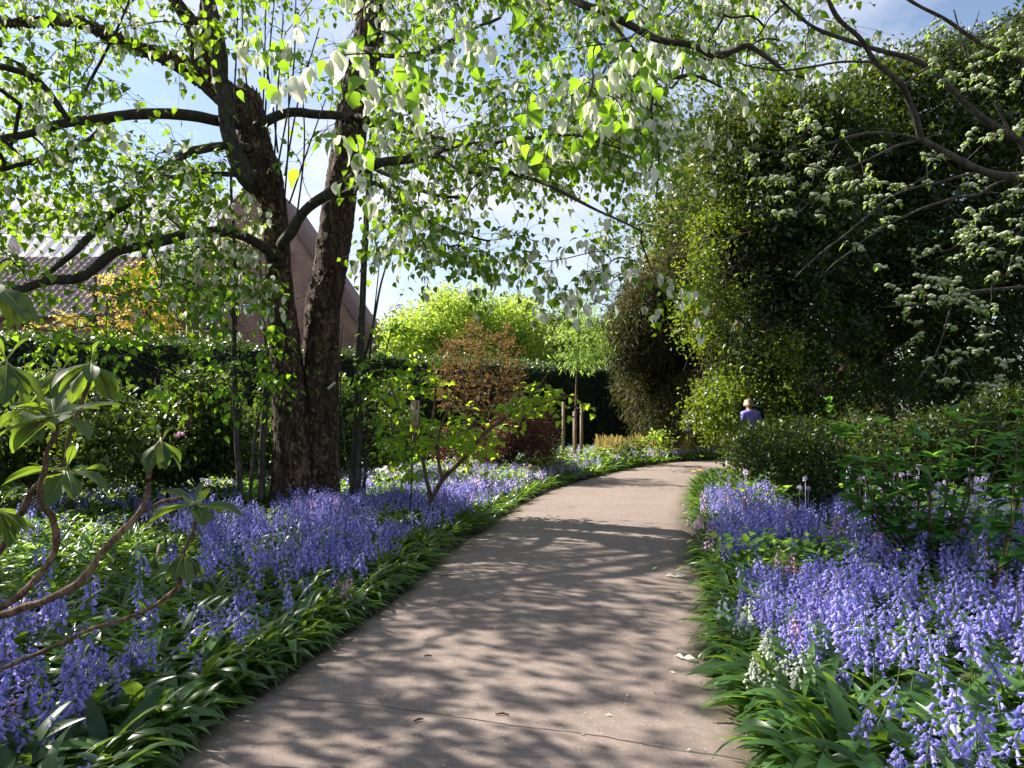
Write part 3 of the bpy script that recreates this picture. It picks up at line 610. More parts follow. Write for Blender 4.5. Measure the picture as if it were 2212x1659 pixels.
# cut branch collar with its hollow
q = MB(); c0 = P(548, 392, 11.05); V, Fc = bark_tube([(556, 380, 11.35, 26), (545, 392, 11.08, 24), (538, 397, 10.98, 20)], 32, 0.03, 0.03, 3); q.add(V, Fc); q.build('branch_collar', M['bark'], dt)
LIMBS = [
 # rows (u,v,D,half px), material
 ([(520, 232, 11.4, 34), (470, 190, 11.4, 31), (430, 160, 11.35, 27), (350, 120, 11.2, 19), (300, 105, 11.1, 17), (200, 60, 10.8, 14), (150, 45, 10.6, 12), (60, 48, 10.3, 10), (-40, 50, 10.0, 9), (-200, 30, 9.5, 5)], 'bark'),
 ([(440, 165, 11.4, 26), (432, 110, 11.4, 26), (418, 60, 11.4, 19), (385, 10, 11.4, 15), (340, -60, 11.4, 12), (280, -200, 11.2, 7)], 'bark'),
 ([(434, 90, 11.42, 18), (442, 30, 11.5, 13), (452, -50, 11.6, 11), (470, -250, 11.8, 7)], 'bark'),
 ([(556, 400, 11.2, 24), (530, 380, 11.0, 22), (512, 340, 10.95, 19), (495, 290, 10.9, 18), (480, 200, 10.85, 17), (468, 100, 10.8, 17), (450, 0, 10.8, 15), (432, -100, 10.8, 13), (430, -300, 10.8, 8)], 'smooth'),
 ([(560, 268, 11.3, 12), (600, 250, 11.3, 10), (650, 243, 11.4, 10), (735, 252, 11.5, 9), (840, 275, 12.1, 7), (960, 300, 12.5, 4)], 'smooth'),
 ([(535, 270, 11.3, 14), (477, 262, 11.0, 12), (417, 250, 10.7, 12), (333, 247, 10.3, 12), (233, 256, 9.8, 11), (133, 267, 9.4, 10), (50, 290, 9.1, 8), (0, 299, 9.0, 8), (-120, 330, 8.6, 5)], 'twig'),
 ([(147, 258, 9.5, 7), (110, 207, 9.4, 7), (67, 163, 9.3, 7), (0, 143, 9.1, 7), (-90, 120, 8.9, 4)], 'twig'),
 ([(236, 258, 9.8, 6), (200, 297, 9.6, 6), (160, 320, 9.4, 6), (83, 345, 9.1, 6), (0, 368, 8.9, 5), (-100, 395, 8.6, 3)], 'twig'),
 ([(150, 258, 9.4, 4), (190, 180, 9.2, 3.5), (235, 100, 9.0, 3), (275, 10, 8.8, 2.5), (300, -70, 8.6, 2)], 'smooth'),
 ([(545, 325, 11.2, 12), (493, 313, 10.9, 10), (450, 316, 10.7, 10), (383, 340, 10.4, 9), (347, 367, 10.2, 9), (309, 408, 10.0, 9), (283, 433, 9.9, 9), (242, 462, 9.7, 9), (211, 491, 9.6, 9), (180, 524, 9.4, 8), (155, 548, 9.2, 7), (102, 592, 9.0, 6), (30, 640, 8.7, 4)], 'smooth'),
 ([(545, 380, 11.1, 7), (507, 377, 10.9, 6), (433, 377, 10.7, 6), (373, 381, 10.5, 5), (300, 372, 10.3, 3)], 'twig'),
 ([(600, 560, 11.2, 12), (567, 533, 10.9, 11), (520, 507, 10.6, 11), (450, 500, 10.2, 11), (383, 510, 9.8, 11), (300, 530, 9.4, 11), (250, 547, 9.2, 11), (211, 574, 9.0, 11), (170, 600, 8.8, 11), (100, 611, 8.5, 10), (39, 628, 8.3, 10), (0, 647, 8.1, 10), (-90, 690, 7.8, 7), (-250, 740, 7.2, 4)], 'twig'),
 ([(612, 530, 11.2, 12), (626, 508, 11.0, 12), (637, 484, 10.9, 12), (656, 459, 10.8, 11), (698, 425, 10.5, 11), (751, 392, 10.1, 11), (804, 360, 9.7, 10), (847, 346, 9.4, 10), (895, 344, 9.1, 9)], 'smooth'),
 ([(890, 344, 9.12, 6), (944, 333, 8.9, 5), (977, 317, 8.7, 5), (1054, 310, 8.4, 4.5), (1137, 300, 8.1, 4), (1237, 293, 7.8, 3), (1340, 320, 7.5, 2)], 'twig'),
 ([(890, 346, 9.1, 6), (944, 340, 8.9, 5.5), (987, 362, 8.7, 5.5), (1037, 377, 8.5, 5), (1060, 364, 8.4, 5), (1104, 371, 8.3, 5), (1171, 397, 8.1, 4.5), (1221, 420, 7.9, 4), (1290, 455, 7.7, 3), (1390, 500, 7.5, 2)], 'twig'),
 ([(812, -230, 11.8, 15), (900, -290, 11.4, 14), (1020, -230, 10.9, 13), (1150, -90, 10.4, 11), (1247, 0, 10.0, 9), (1304, 23, 9.8, 8.5), (1354, 50, 9.7, 8.5), (1400, 74, 9.6, 8.5), (1437, 87, 9.5, 8), (1475, 93, 9.4, 8), (1508, 103, 9.3, 8), (1552, 122, 9.2, 8), (1590, 108, 9.1, 7), (1615, 98, 9.1, 6), (1658, 123, 9.0, 5), (1702, 157, 8.9, 4), (1740, 168, 8.8, 2.5)], 'twig'),
 ([(1300, 26, 9.8, 6), (1330, 62, 9.7, 6), (1354, 93, 9.6, 6), (1381, 123, 9.5, 6), (1404, 143, 9.5, 5.5), (1454, 168, 9.4, 5), (1500, 165, 9.3, 3.5), (1560, 190, 9.2, 2)], 'twig'),
 ([(1405, 146, 9.5, 4.5), (1414, 187, 9.5, 4.5), (1406, 227, 9.5, 4), (1414, 290, 9.4, 3.5), (1424, 350, 9.4, 2.5), (1418, 430, 9.4, 1.5)], 'twig'),
 # from the right trunk, rightwards
 ([(760, 250, 11.6, 8), (820, 262, 11.0, 7), (880, 285, 10.4, 5.5), (960, 300, 9.8, 4), (1060, 330, 9.2, 3)], 'twig'),
 ([(790, 110, 11.6, 8), (850, 118, 11.0, 7), (930, 112, 10.2, 6), (1000, 70, 9.4, 4), (1080, 40, 8.6, 3)], 'twig'),
 ([(808, 20, 11.6, 9), (870, -40, 10.8, 8), (960, -90, 9.6, 7), (1060, -70, 8.2, 6), (1130, -20, 7.0, 5), (1190, 20, 6.2, 3.5)], 'twig'),
 ([(735, 420, 11.6, 7), (812, 395, 11.0, 6), (860, 430, 10.6, 5), (912, 470, 10.2, 4), (980, 500, 9.8, 3), (1060, 520, 9.4, 2)], 'twig'),
 ([(752, 330, 11.6, 6), (812, 365, 11.2, 6), (870, 390, 11, 5), (930, 420, 10.7, 4), (1010, 430, 10.4, 3)], 'twig'),
 ([(810, -60, 11.8, 12), (760, -160, 10.6, 11), (720, -200, 9.0, 10), (700, -180, 7.4, 8), (705, -110, 6.0, 6), (720, -60, 5.2, 4)], 'twig'),
 ([(806, -100, 11.7, 12), (900, -210, 10.2, 11), (1010, -260, 8.4, 9), (1120, -230, 6.9, 7), (1240, -140, 5.9, 5), (1330, -30, 5.3, 3.5), (1400, 60, 5.0, 2.5)], 'twig'),
]
NODES = []; 
for rows, mt in LIMBS:
    p, r = limb_px(rows, 0.10 if mt != 'bark' else 0.05)
    rr = r * (1 + 0.10 * vnoise(p * 3.1, 81))
    p = p + (np.stack([vnoise(p * 2.7, 82), vnoise(p * 2.7, 83), vnoise(p * 2.7, 84)], -1)) * (0.012 + 0.22 * r[:, None])
    q = MB()
    if mt == 'bark': V, Fc = bark_tube(rows, 32, 0.05, 0.035, 9)
    else: V, Fc = tubes(p, rr[None], 12)
    q.add(V, Fc); lo_ = q.build('limb', M[mt], dt)
    if mt == 'bark': flakes(lo_, bark_tube.last, 2200, 9, .055)
    NODES.append(p[::2])
NODES.append(limb_px([(815, -120, 11.8, 9), (812, -260, 11.8, 9), (800, -420, 11.8, 9), (805, -620, 11.8, 9)], 0.3)[0])

def sample_poly(n, poly, D0, D1, rng=R, gaps=(), dpow=1.0):
    poly = np.asarray(poly, float); lo, hi = poly.min(0), poly.max(0); out = []
    while len(out) < n:
        u, v = rng.uniform(lo[0], hi[0]), rng.uniform(lo[1], hi[1]); ins = False; j = len(poly) - 1
        for i in range(len(poly)):
            if (poly[i][1] > v) != (poly[j][1] > v) and u < (poly[j][0] - poly[i][0]) * (v - poly[i][1]) / (poly[j][1] - poly[i][1]) + poly[i][0]: ins = not ins
            j = i
        if not ins: continue
        if any(((u - g[0]) / g[2]) ** 2 + ((v - g[1]) / g[3]) ** 2 < 1 for g in gaps): continue
        D = D0 + (D1 - D0) * rng.random() ** dpow; out.append(P(u, v, D))
    return np.array(out)
def grow(nodes, targets, K=7, arch=0.10, wig=0.05, rng=R, upw=0.0):
    """attach each target to the nearest existing node; returns paths (n,K,3), counts for thickness"""
    nodes = list(nodes); N0 = len(nodes); cap = N0 + len(targets) * (K - 1)
    A = np.empty((cap, 3)); A[:N0] = nodes; par = np.full(cap, -1); m = N0
    d0 = np.array([np.min(np.linalg.norm(A[:N0] - t, axis=1)) for t in targets]); order = np.argsort(d0)
    paths = np.empty((len(targets), K, 3)); chain = np.empty((len(targets), K), int)
    for ii in order:
        t = targets[ii]; d = np.linalg.norm(A[:m] - t, axis=1); pen = 0.35 * np.maximum(0, A[:m, 2] - t[2] - 0.3) 
        b = int(np.argmin(d + pen)); s = A[b]; L = d[b]
        tt = np.linspace(0, 1, K); pth = s + (t - s) * tt[:, None]; pth[:, 2] += arch * L * np.sin(pi * tt) ; 
        w_ = rng.normal(size=(2, 3)) * wig * L
        pth += w_[0] * np.sin(pi * tt)[:, None] + w_[1] * np.sin(2 * pi * tt)[:, None]
        A[m:m + K - 1] = pth[1:]; par[m] = b; par[m + 1:m + K - 1] = np.arange(m, m + K - 2)
        chain[ii] = np.r_[b, np.arange(m, m + K - 1)]; paths[ii] = pth; m += K - 1
    cnt = np.zeros(m)
    for ii in range(len(targets)): cnt[chain[ii][-1]] += 1
    for i in range(m - 1, N0 - 1, -1):
        if par[i] >= 0: cnt[par[i]] += cnt[i]
    c = cnt[chain]; c[:, 0] = c[:, 1]
    return paths, c
def sprays(paths, twl=(0.35, 0.7), ntw=3, nleaf=6, lsize=0.10, bract=0.25, flat=0.35, rng=R, leaf=HEART, brt=BRACT, bsize=0.13, hang=0.55, petiole=0.03, r0=0.0028, bpb=None, drop=0.12):
    """twigs with alternate leaves from the end of each path"""
    n = len(paths); tw = MB(); lf = MB(); bb = MB()
    tip = paths[:, -1]; d = norm(paths[:, -1] - paths[:, -2])
    K = 5; tt = np.linspace(0, 1, K)
    for k in range(ntw):
        L = rng.uniform(*twl, n) * (1.0 if k == 0 else 0.75)
        st = tip if k == 0 else paths[np.arange(n), rng.integers(max(1, paths.shape[1] - 4), paths.shape[1] - 1, n)]
        dd = norm(d * (1.0 if k == 0 else 0.5) + rndn(n, rng) * (0.45 if k == 0 else 0.9) * np.array([1, 1, flat]) + np.array([0, 0, 0.05]))
        Pn = st[:, None] + dd[:, None] * (L[:, None] * tt)[..., None]; Pn[..., 2] -= (drop * L[:, None] * tt ** 2 * 2)
        Pn += 0.03 * np.stack([vnoise(Pn * 6, 91), vnoise(Pn * 6, 92), vnoise(Pn * 6, 93)], -1)
        V, Fc = tubes(Pn, np.broadcast_to(r0 * (1.1 - 0.7 * tt), (n, K)), 3, cap=False); tw.add(V, Fc)
        for j in range(nleaf):
            s = (j + 0.6 + 0.5 * rng.random(n)) / nleaf; s = s.clip(0, 1); fi = s * (K - 1.001); k0 = fi.astype(int); fr = (fi - k0)[:, None]
            pos = Pn[np.arange(n), k0] * (1 - fr) + Pn[np.arange(n), k0 + 1] * fr
            side = norm(np.cross(dd, np.array([0, 0, 1.0]))) * (1 if j % 2 else -1)
            f = norm(side * 0.8 + dd * 0.55 + np.array([0, 0, -hang]) * (0.6 + 0.8 * rng.random(n))[:, None] + rng.normal(size=(n, 3)) * 0.3)
            up = norm(np.array([0, 0, 1.]) + rng.normal(size=(n, 3)) * 0.35 + dd * 0.3)
            pp = pos + f * petiole
            keep = rng.random(n) < 0.86
            v = np.clip(0.5 + 0.25 * rng.normal(size=n), 0, 1)
            scatter(lf, leaf, pp[keep], f[keep], up[keep], (lsize * rng.uniform(0.65, 1.2, n))[keep], v[keep])
            isb = rng.random(n) < (bract if bpb is None else bpb)
            m_ = isb.sum()
            if m_:
                for w_, sc in ((1, 1.0), (-1, 0.7)):
                    f2 = norm(np.array([0, 0, -1.0]) + side[isb] * 0.22 * w_ + rng.normal(size=(m_, 3)) * 0.16)
                    up2 = norm(side[isb] * w_ + rndn(m_, rng) * 0.8 + dd[isb] * 0.4)
                    scatter(bb, brt, pos[isb] + np.array([0, 0, -0.02]), f2, up2, bsize * sc * rng.uniform(0.75, 1.25, m_), np.clip(0.55 + 0.25 * rng.normal(size=m_), 0, 1), rng.uniform(0.75, 1.15, m_))
    return tw, lf, bb
def twig_mesh(paths, cnt, r1=0.0032, pw=0.42, rmax=0.05, sides=5):
    q = MB(); rr = np.minimum(rmax, r1 * cnt ** pw); V, Fc = tubes(paths, rr, sides, cap=False); q.add(V, Fc); return q

def crown(parent, nodes, regs, near=None, mats=('twig', 'dav', 'bract'), **kw):
    pass
NN = np.vstack(NODES)
regs = [  # polygon, D range, count, bract share
 ([(-200, -180), (560, -180), (560, 60), (420, 140), (300, 200), (250, 330), (-200, 330)], 7.5, 13.5, 240, 0.15, [(300, 165, 90, 40), (560, 120, 90, 60)]),
 ([(-200, 330), (500, 330), (470, 440), (380, 500), (-200, 490)], 8.0, 12.5, 140, 0.08, [(330, 450, 50, 35), (90, 480, 70, 30)]),
 ([(-200, 560), (320, 560), (560, 620), (560, 700), (200, 740), (-200, 700)], 7.5, 10.5, 42, 0.06, [(60, 660, 70, 30)]),
 ([(330, 440), (540, 420), (570, 640), (350, 620)], 9.5, 12, 56, 0.4, []),
 ([(560, -150), (800, -150), (760, 200), (700, 420), (600, 330), (560, 200)], 9.5, 13.0, 30, 0.15, []),
 ([(800, -150), (1150, -150), (1180, 120), (1120, 290), (820, 330), (810, 100)], 7.5, 13.0, 130, 0.22, [(1060, 60, 70, 90), (1090, 150, 60, 30), (960, 185, 50, 18)]),
 ([(830, 290), (1250, 240), (1450, 240), (1470, 320), (1410, 380), (1300, 380), (1150, 410), (1000, 500), (830, 500), (800, 400)], 7.5, 12.5, 165, 0.18, [(1010, 440, 90, 32), (880, 380, 55, 22), (1140, 470, 60, 22)]),
 ([(800, 500), (1000, 500), (1150, 500), (1160, 560), (1050, 580), (900, 570), (820, 560)], 8.5, 12, 30, 0.2, []),
 ([(1150, -180), (1860, -180), (1840, 90), (1750, 150), (1560, 190), (1480, 150), (1300, 200), (1170, 110)], 8.5, 13.0, 210, 0.4, [(1230, 130, 50, 30)]),
 ([(1180, 150), (1450, 160), (1480, 300), (1250, 290)], 7.8, 12.5, 60, 0.4, [(1210, 150, 40, 25)]),
 ([(1270, 520), (1320, 520), (1330, 590), (1290, 600)], 8.0, 9.0, 4, 0.5, []),
 ([(1390, 560), (1450, 560), (1455, 640), (1425, 655)], 7.8, 8.6, 3, 0.4, []),
 ([(1120, 540), (1230, 560), (1310, 640), (1330, 730), (1290, 740), (1200, 640)], 7.2, 8.6, 5, 0.45, []),
]
tg_, bp_ = [], []
for poly, D0, D1, cnt, bs, gaps in regs:
    t_ = sample_poly(cnt, poly, D0, D1, gaps=gaps); tg_.append(t_); bp_.append(np.full(cnt, bs))
# the rest of the crown, above and to the left of the picture, which shades the beds
ex = []
while len(ex) < 300:
    p = np.array([R.uniform(-8.5, 3.2), R.uniform(7.2, 15.0), R.uniform(5.8, 11.5)])
    if ((p[0] + 2.6) / 6.0) ** 2 + ((p[1] - 11.2) / 4.4) ** 2 + ((p[2] - 6.5) / 5.2) ** 2 < 1 and (p[2] - EYE) / p[1] > 0.55: ex.append(p)
ex = np.array(ex); ce = ex[:24]; ex = np.vstack([ce[R.integers(0, 24, 230)] + R.normal(size=(230, 3)) * np.array([.5, .5, .35])]); ex = ex[(ex[:, 2] - EYE) / ex[:, 1] > .54]
tg_.append(ex); bp_.append(np.full(len(ex), 0.3))
lw = []
while len(lw) < 85:      # low limbs just outside the picture on the left
    p = np.array([R.uniform(-9.5, -4.2), R.uniform(4.6, 9.0), R.uniform(2.8, 7.4)])
    if p[0] / p[1] < -.76: lw.append(p)
lw = np.array(lw); lw = lw[:28][R.integers(0, 28, 240)] + R.normal(size=(240, 3)) * .36; lw = lw[lw[:, 0] / lw[:, 1] < -.72]
tg_.append(lw); bp_.append(np.full(len(lw), .25))
TG = np.vstack(tg_); BP = np.concatenate(bp_)
paths, cnt = grow(NN, TG)
twig_mesh(paths, cnt).build('twig_sprays', M['twig'], dt)
q1, q2, q3 = MB(), MB(), MB()
tw, lf, bb = sprays(paths, bpb=BP, lsize=0.104, nleaf=4, ntw=4, bsize=0.13, twl=(0.35, 0.8))
tw.build('twig_sprays', M['twig'], dt); lf.build('foliage', M['dav'], dt); bb.build('blossom', M['bract'], dt)
# near sprays: leaves and bracts seen large
near = [((700, -20), (880, 130), 4.4, 5.4, 6), ((730, 190), (775, 300), 4.0, 4.4, 4), ((960, -30), (1060, 60), 4.6, 5.4, 6), ((1080, 60), (1430, 120), 4.8, 5.6, 7), ((1010, 170), (1380, 270), 5.0, 6.2, 8), ((560, 60), (620, 110), 5.2, 5.6, 3)]
tn = []
for (a, b, D0, D1, c) in near:
    for _ in range(c): tn.append(P(R.uniform(a[0], b[0]), R.uniform(a[1], b[1]), R.uniform(D0, D1)))
tn = np.array(tn)
seedn = np.vstack([NODES[-2], NODES[-3], NODES[-4]]) if False else np.vstack([NODES[23], NODES[24], NODES[20]])
pn, cn_ = grow(seedn, tn, K=9, arch=0.06, wig=0.04)
twig_mesh(pn, cn_, 0.0026, 0.4).build('twig_sprays', M['twig'], dt)
tw, lf, bb = sprays(pn, twl=(0.25, 0.5), nleaf=4, ntw=2, lsize=0.105, bsize=0.15, bract=0.34, leaf=HEARTN, brt=BRACTN, hang=0.8, petiole=0.04, r0=0.0022)
tw.build('twig_sprays', M['twig'], dt); lf.build('foliage', M['davn'], dt); bb.build('blossom', M['bract'], dt)

# straight shoots rising past the trunks
shoots = [
 ('slender stems rising against the right side of the twin trunks', [
   [(757, 1120, 11.0, 6), (764, 950, 11.0, 6), (772, 800, 11.0, 6), (783, 600, 11.0, 5), (793, 400, 11.0, 4), (803, 250, 11.0, 2.5), (815, 100, 11, 1.5)],
   [(772, 1125, 10.9, 8), (778, 900, 10.9, 7), (784, 700, 10.9, 7), (792, 520, 10.9, 6), (799, 400, 10.9, 5), (812, 300, 10.9, 3), (830, 150, 10.9, 2)],
   [(762, 1110, 11.2, 5), (774, 850, 11.2, 5), (802, 720, 11.2, 4), (822, 620, 11.2, 3), (846, 540, 11.2, 2), (870, 480, 11.2, 1.2)],
   [(786, 1110, 11.1, 3), (792, 900, 11.1, 3), (800, 760, 11.1, 3), (813, 640, 11.1, 2), (822, 560, 11.1, 1.5)],
   [(775, 1100, 11.1, 3), (810, 900, 11.1, 2.5), (830, 780, 11.1, 2), (850, 690, 11.1, 1.2)],
   [(765, 1110, 10.8, 3), (742, 940, 10.8, 2.5), (735, 800, 10.8, 2), (740, 700, 10.8, 1.2)]]),
 ('thin grey stem with side branches standing just left of the twin trunks', [
   [(518, 1060, 10.4, 9), (513, 980, 10.4, 9), (508, 870, 10.4, 8), (506, 740, 10.4, 7.5), (508, 620, 10.4, 6.5), (506, 520, 10.4, 5), (500, 400, 10.4, 4), (506, 250, 10.4, 3), (512, 60, 10.4, 2), (514, -80, 10.4, 1.5)],
   [(502, 880, 10.4, 4), (470, 858, 10.3, 4), (430, 843, 10.1, 4), (395, 822, 9.8, 3.5), (350, 800, 9.4, 3), (280, 770, 9, 2)],
   [(506, 730, 10.4, 4.5), (480, 690, 10.3, 4), (450, 645, 10.1, 4), (425, 618, 10.0, 3), (400, 605, 9.8, 2.5), (340, 590, 9.4, 1.6)],
   [(450, 645, 10.1, 2.5), (390, 652, 9.6, 2.2), (333, 652, 9.2, 2.2), (280, 642, 8.8, 2), (230, 632, 8.5, 1.8), (150, 618, 8.1, 1.4), (80, 604, 7.8, 1)],
   [(504, 760, 10.4, 3), (440, 775, 10.0, 2.5), (370, 762, 9.5, 2.2), (300, 762, 9.0, 1.8), (220, 780, 8.6, 1.3)],
   [(512, 900, 10.4, 2.5), (535, 840, 10.2, 2), (560, 790, 10.1, 1.6), (585, 760, 10, 1)],
   [(504, 690, 10.4, 3), (488, 640, 10.4, 2.5), (478, 560, 10.4, 2), (470, 470, 10.4, 1.5)]]),
 ('pair of smooth leaning stems at the foot of the left trunk', [
   [(566, 1080, 10.7, 11), (566, 1000, 10.7, 10), (570, 920, 10.7, 10), (577, 850, 10.7, 9), (578, 790, 10.8, 7), (570, 700, 10.9, 4), (560, 560, 11, 2.5)],
   [(540, 1085, 10.6, 5), (546, 990, 10.6, 5), (556, 910, 10.6, 4), (572, 840, 10.6, 3.5), (600, 740, 10.6, 2)],
   [(570, 870, 10.7, 3), (545, 850, 10.5, 2.5), (500, 842, 10.2, 2), (450, 838, 9.9, 1.6)]]),
]
sap_roots = []
for lab, rows in shoots:
    e = empty('sapling', label=lab, cat='sapling', group='saplings round the twin trunks'); sap_roots.append(e); q = MB(); q2 = MB()
    for k, rr in enumerate(rows):
        p, r = limb_px(rr, 0.12); r = r * .74; p = p + 0.012 * np.stack([vnoise(p * 3, 1), vnoise(p * 3, 2), 0 * p[:, 0]], -1); V, Fc = tubes(p, r[None], 9)
        (q if k == 0 else q2).add(V, Fc)
        if k == 0: q.build('trunk', M['smooth'], e)
        else: q2.build('stem', M['smooth'], e); q2 = MB()
    e['_n'] = 0
    # leaves
    pts = np.vstack([limb_px(rr, 0.12)[0] for rr in rows[1:]] + [limb_px(rows[0], 0.12)[0][-12:]])
    if 'grey' in lab:
        tg2 = np.vstack([sample_poly(58, [(-150, 700), (300, 700), (560, 690), (600, 850), (400, 880), (200, 800), (-150, 900)], 7.6, 10.4), sample_poly(13, [(0, 600), (460, 600), (560, 700), (200, 690), (0, 660)], 7.8, 10)])
    elif 'leaning' in lab: tg2 = sample_poly(16, [(520, 720), (640, 700), (640, 860), (520, 860)], 10, 10.8)
    else: tg2 = sample_poly(34, [(760, 700), (860, 640), (900, 800), (900, 1000), (790, 1000)], 10.2, 11.2)
    pt, c_ = grow(pts, tg2, K=7, arch=0.08); twig_mesh(pt, c_, 0.0025).build('twig_sprays', M['twig'], e)
    tw, lf, bb = sprays(pt, twl=(0.25, 0.5), nleaf=5, ntw=2, lsize=0.088, bract=0, hang=0.5)
    tw.build('twig_sprays', M['twig'], e); lf.build('foliage', M['davn'], e); del e['_n']
# epicormic shoots on the trunk itself, part of the big tree
q = MB()
for u0, v0, u1, v1 in ((560, 400, 575, -40), (590, 420, 612, 30), (600, 360, 640, -30), (612, 470, 622, 120), (570, 300, 597, -40), (615, 380, 690, 60), (625, 440, 705, 210), (545, 300, 520, -40), (640, 480, 650, 150), (600, 330, 560, 60)):
    p, r = limb_px([(u0, v0, 11.1, 2.2), ((u0 + u1) / 2 + R.uniform(-14, 14), (v0 + v1) / 2, 10.9, 1.8), (u1, v1, 10.8, 1.2)]); V, Fc = tubes(p, r[None], 6); q.add(V, Fc)
q.build('epicormic_shoots', M['twig'], dt)
# ------------------------------------------------------------------ trees and shrubs round the garden
def proj(p):
    p = np.asarray(p, float); y = p[..., 1]; z = p[..., 2] - EYE
    yc = y * cos(PITCH) + z * sin(PITCH); zc = -y * sin(PITCH) + z * cos(PITCH)
    return CX + F * p[..., 0] / yc, CY - F * zc / yc
def lump_tree(name, label, cat, centers, radii, n, size, mat, root, trunk_r, bmat='twig', clump=3, tmpl=FOLD, shell=0.5, spread=0.1, droop=0.0, upb=0.5, group=None, cut=None, trunk_top=None, nbranch=40, squash=0.9, wid=1.0, core=False, hollow=-.85):
    e = empty(name, label=label, cat=cat, group=group)
    centers = np.asarray(centers, float); radii = np.asarray(radii, float); root = np.asarray(root, float)
    p, d = blob_points(centers, radii, n, shell, squash=squash)
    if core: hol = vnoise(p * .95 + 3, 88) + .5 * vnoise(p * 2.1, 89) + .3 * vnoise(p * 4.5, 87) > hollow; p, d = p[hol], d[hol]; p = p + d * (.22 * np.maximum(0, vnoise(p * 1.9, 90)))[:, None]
    p[:, 2] = np.maximum(p[:, 2], 0.05)
    q = MB(); 
    if cut is not None:
        keep = np.ones(len(p), bool)
        for c in cut:
            u, v = proj(p); keep &= ((u - c[0]) / c[2]) ** 2 + ((v - c[1]) / c[3]) ** 2 > 1
        p, d = p[keep], d[keep]
    global CUT
    CUT = [cutp[0]] if cut is not None and cutp[0] in cut else None
    leafcloud(q, p, d, size, tmpl, droop, clump, spread, 0.3, upb=upb, wid=wid); CUT = None
    q.build('foliage', M[mat], e)
    top = trunk_top if trunk_top is not None else centers.mean(0) * np.array([1, 1, 1.0]) * 0.5 + root * 0.5 + np.array([0, 0, centers[:, 2].mean() * 0.2])
    top = np.asarray(top, float)
    trunkline('trunk', [root, root * 0.6 + top * 0.4 + np.array([0.05, 0, 0]), top], trunk_r, trunk_r * 0.5, M['bark' if trunk_r > 0.12 else bmat], e)
    k = min(nbranch, len(centers)); ii = R.choice(len(centers), k, replace=False)
    if cut is not None: u_, v_ = proj(centers[ii]); ii = ii[((u_ - 1600) / 120) ** 2 + ((v_ - 880) / 90) ** 2 > 1]; k = len(ii)
    fr = R.uniform(0.35, 1, k)[:, None]; roots = root * (1 - fr) + top * fr
    branch_fan(e, roots, centers[ii], trunk_r * 0.4, M[bmat])
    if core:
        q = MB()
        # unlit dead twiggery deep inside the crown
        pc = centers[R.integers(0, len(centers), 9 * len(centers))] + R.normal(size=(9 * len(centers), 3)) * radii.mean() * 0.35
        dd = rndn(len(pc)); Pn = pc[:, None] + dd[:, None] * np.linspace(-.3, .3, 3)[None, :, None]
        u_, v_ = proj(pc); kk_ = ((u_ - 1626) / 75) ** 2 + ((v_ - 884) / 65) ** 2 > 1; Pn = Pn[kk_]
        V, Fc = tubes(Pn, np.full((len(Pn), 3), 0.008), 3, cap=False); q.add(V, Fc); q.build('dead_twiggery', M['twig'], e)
    return e
def centers_px(n, poly, D0, D1, gaps=()): return sample_poly(n, poly, D0, D1, gaps=gaps)

cutp = [(1626, 884, 37, 31)]
# large dark evergreen on the right
c = np.vstack([centers_px(150, [(1620, 930), (1640, 700), (1640, 480), (1560, 330), (1690, 255), (1800, 205), (1900, 150), (2050, 130), (2150, 90), (2400, 40), (2620, 300), (2620, 960)], 13.4, 17.0),
               centers_px(26, [(1505, 255), (1560, 235), (1680, 260), (1660, 400), (1590, 470), (1545, 330)], 14, 15.5), centers_px(30, [(1780, 185), (1900, 130), (2050, 105), (2212, 55), (2300, 60), (2212, 140), (1900, 200)], 14, 15.5)])
c = np.vstack([c, centers_px(30, [(1620, 900), (1600, 560), (1660, 480), (1760, 560), (1760, 900)], 13.2, 14.2)]); c = np.vstack([c, centers_px(26, [(1550, 580), (1540, 440), (1620, 380), (1740, 380), (1740, 580)], 13.6, 14.8), centers_px(40, [(1560, 420), (1560, 300), (1660, 240), (1800, 200), (1950, 160), (2212, 90), (2212, 300), (1800, 400)], 13.8, 16)]); r = np.r_[R.uniform(0.42, 0.85, 150), R.uniform(0.16, 0.3, 26), R.uniform(0.25, 0.42, 30), R.uniform(.2, .4, 30), R.uniform(.2, .45, 26), R.uniform(.4, .7, 40)]
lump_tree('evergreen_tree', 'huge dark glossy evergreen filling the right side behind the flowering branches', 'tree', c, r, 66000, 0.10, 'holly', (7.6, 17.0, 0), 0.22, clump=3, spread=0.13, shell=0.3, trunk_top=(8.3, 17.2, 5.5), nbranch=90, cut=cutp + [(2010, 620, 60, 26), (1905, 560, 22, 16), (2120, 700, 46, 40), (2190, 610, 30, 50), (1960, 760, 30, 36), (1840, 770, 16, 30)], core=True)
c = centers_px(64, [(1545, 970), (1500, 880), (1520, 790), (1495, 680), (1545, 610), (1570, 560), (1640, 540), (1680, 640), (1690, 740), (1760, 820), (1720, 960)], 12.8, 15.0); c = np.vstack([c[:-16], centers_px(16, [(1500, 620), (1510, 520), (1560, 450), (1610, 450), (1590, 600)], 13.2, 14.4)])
lump_tree('evergreen_tree', 'yellow green glossy evergreen lit by the sun where the path bends', 'tree', c, R.uniform(0.14, 0.5, 64), 17000, 0.075, 'hollylit', (5.2, 14.6, 0), 0.10, clump=3, spread=0.12, shell=0.3, trunk_top=(5.0, 14.2, 3.6), nbranch=50, cut=cutp, core=True, hollow=-.28)  # sunlit left face of the big evergreen, its light carried by leaf colour
c = centers_px(46, [(1560, 1040), (1580, 960), (1700, 930), (1900, 900), (2300, 880), (2300, 1040), (1800, 1060)], 10.2, 11.8); c[:, 2] = np.maximum(c[:, 2], 0.25)
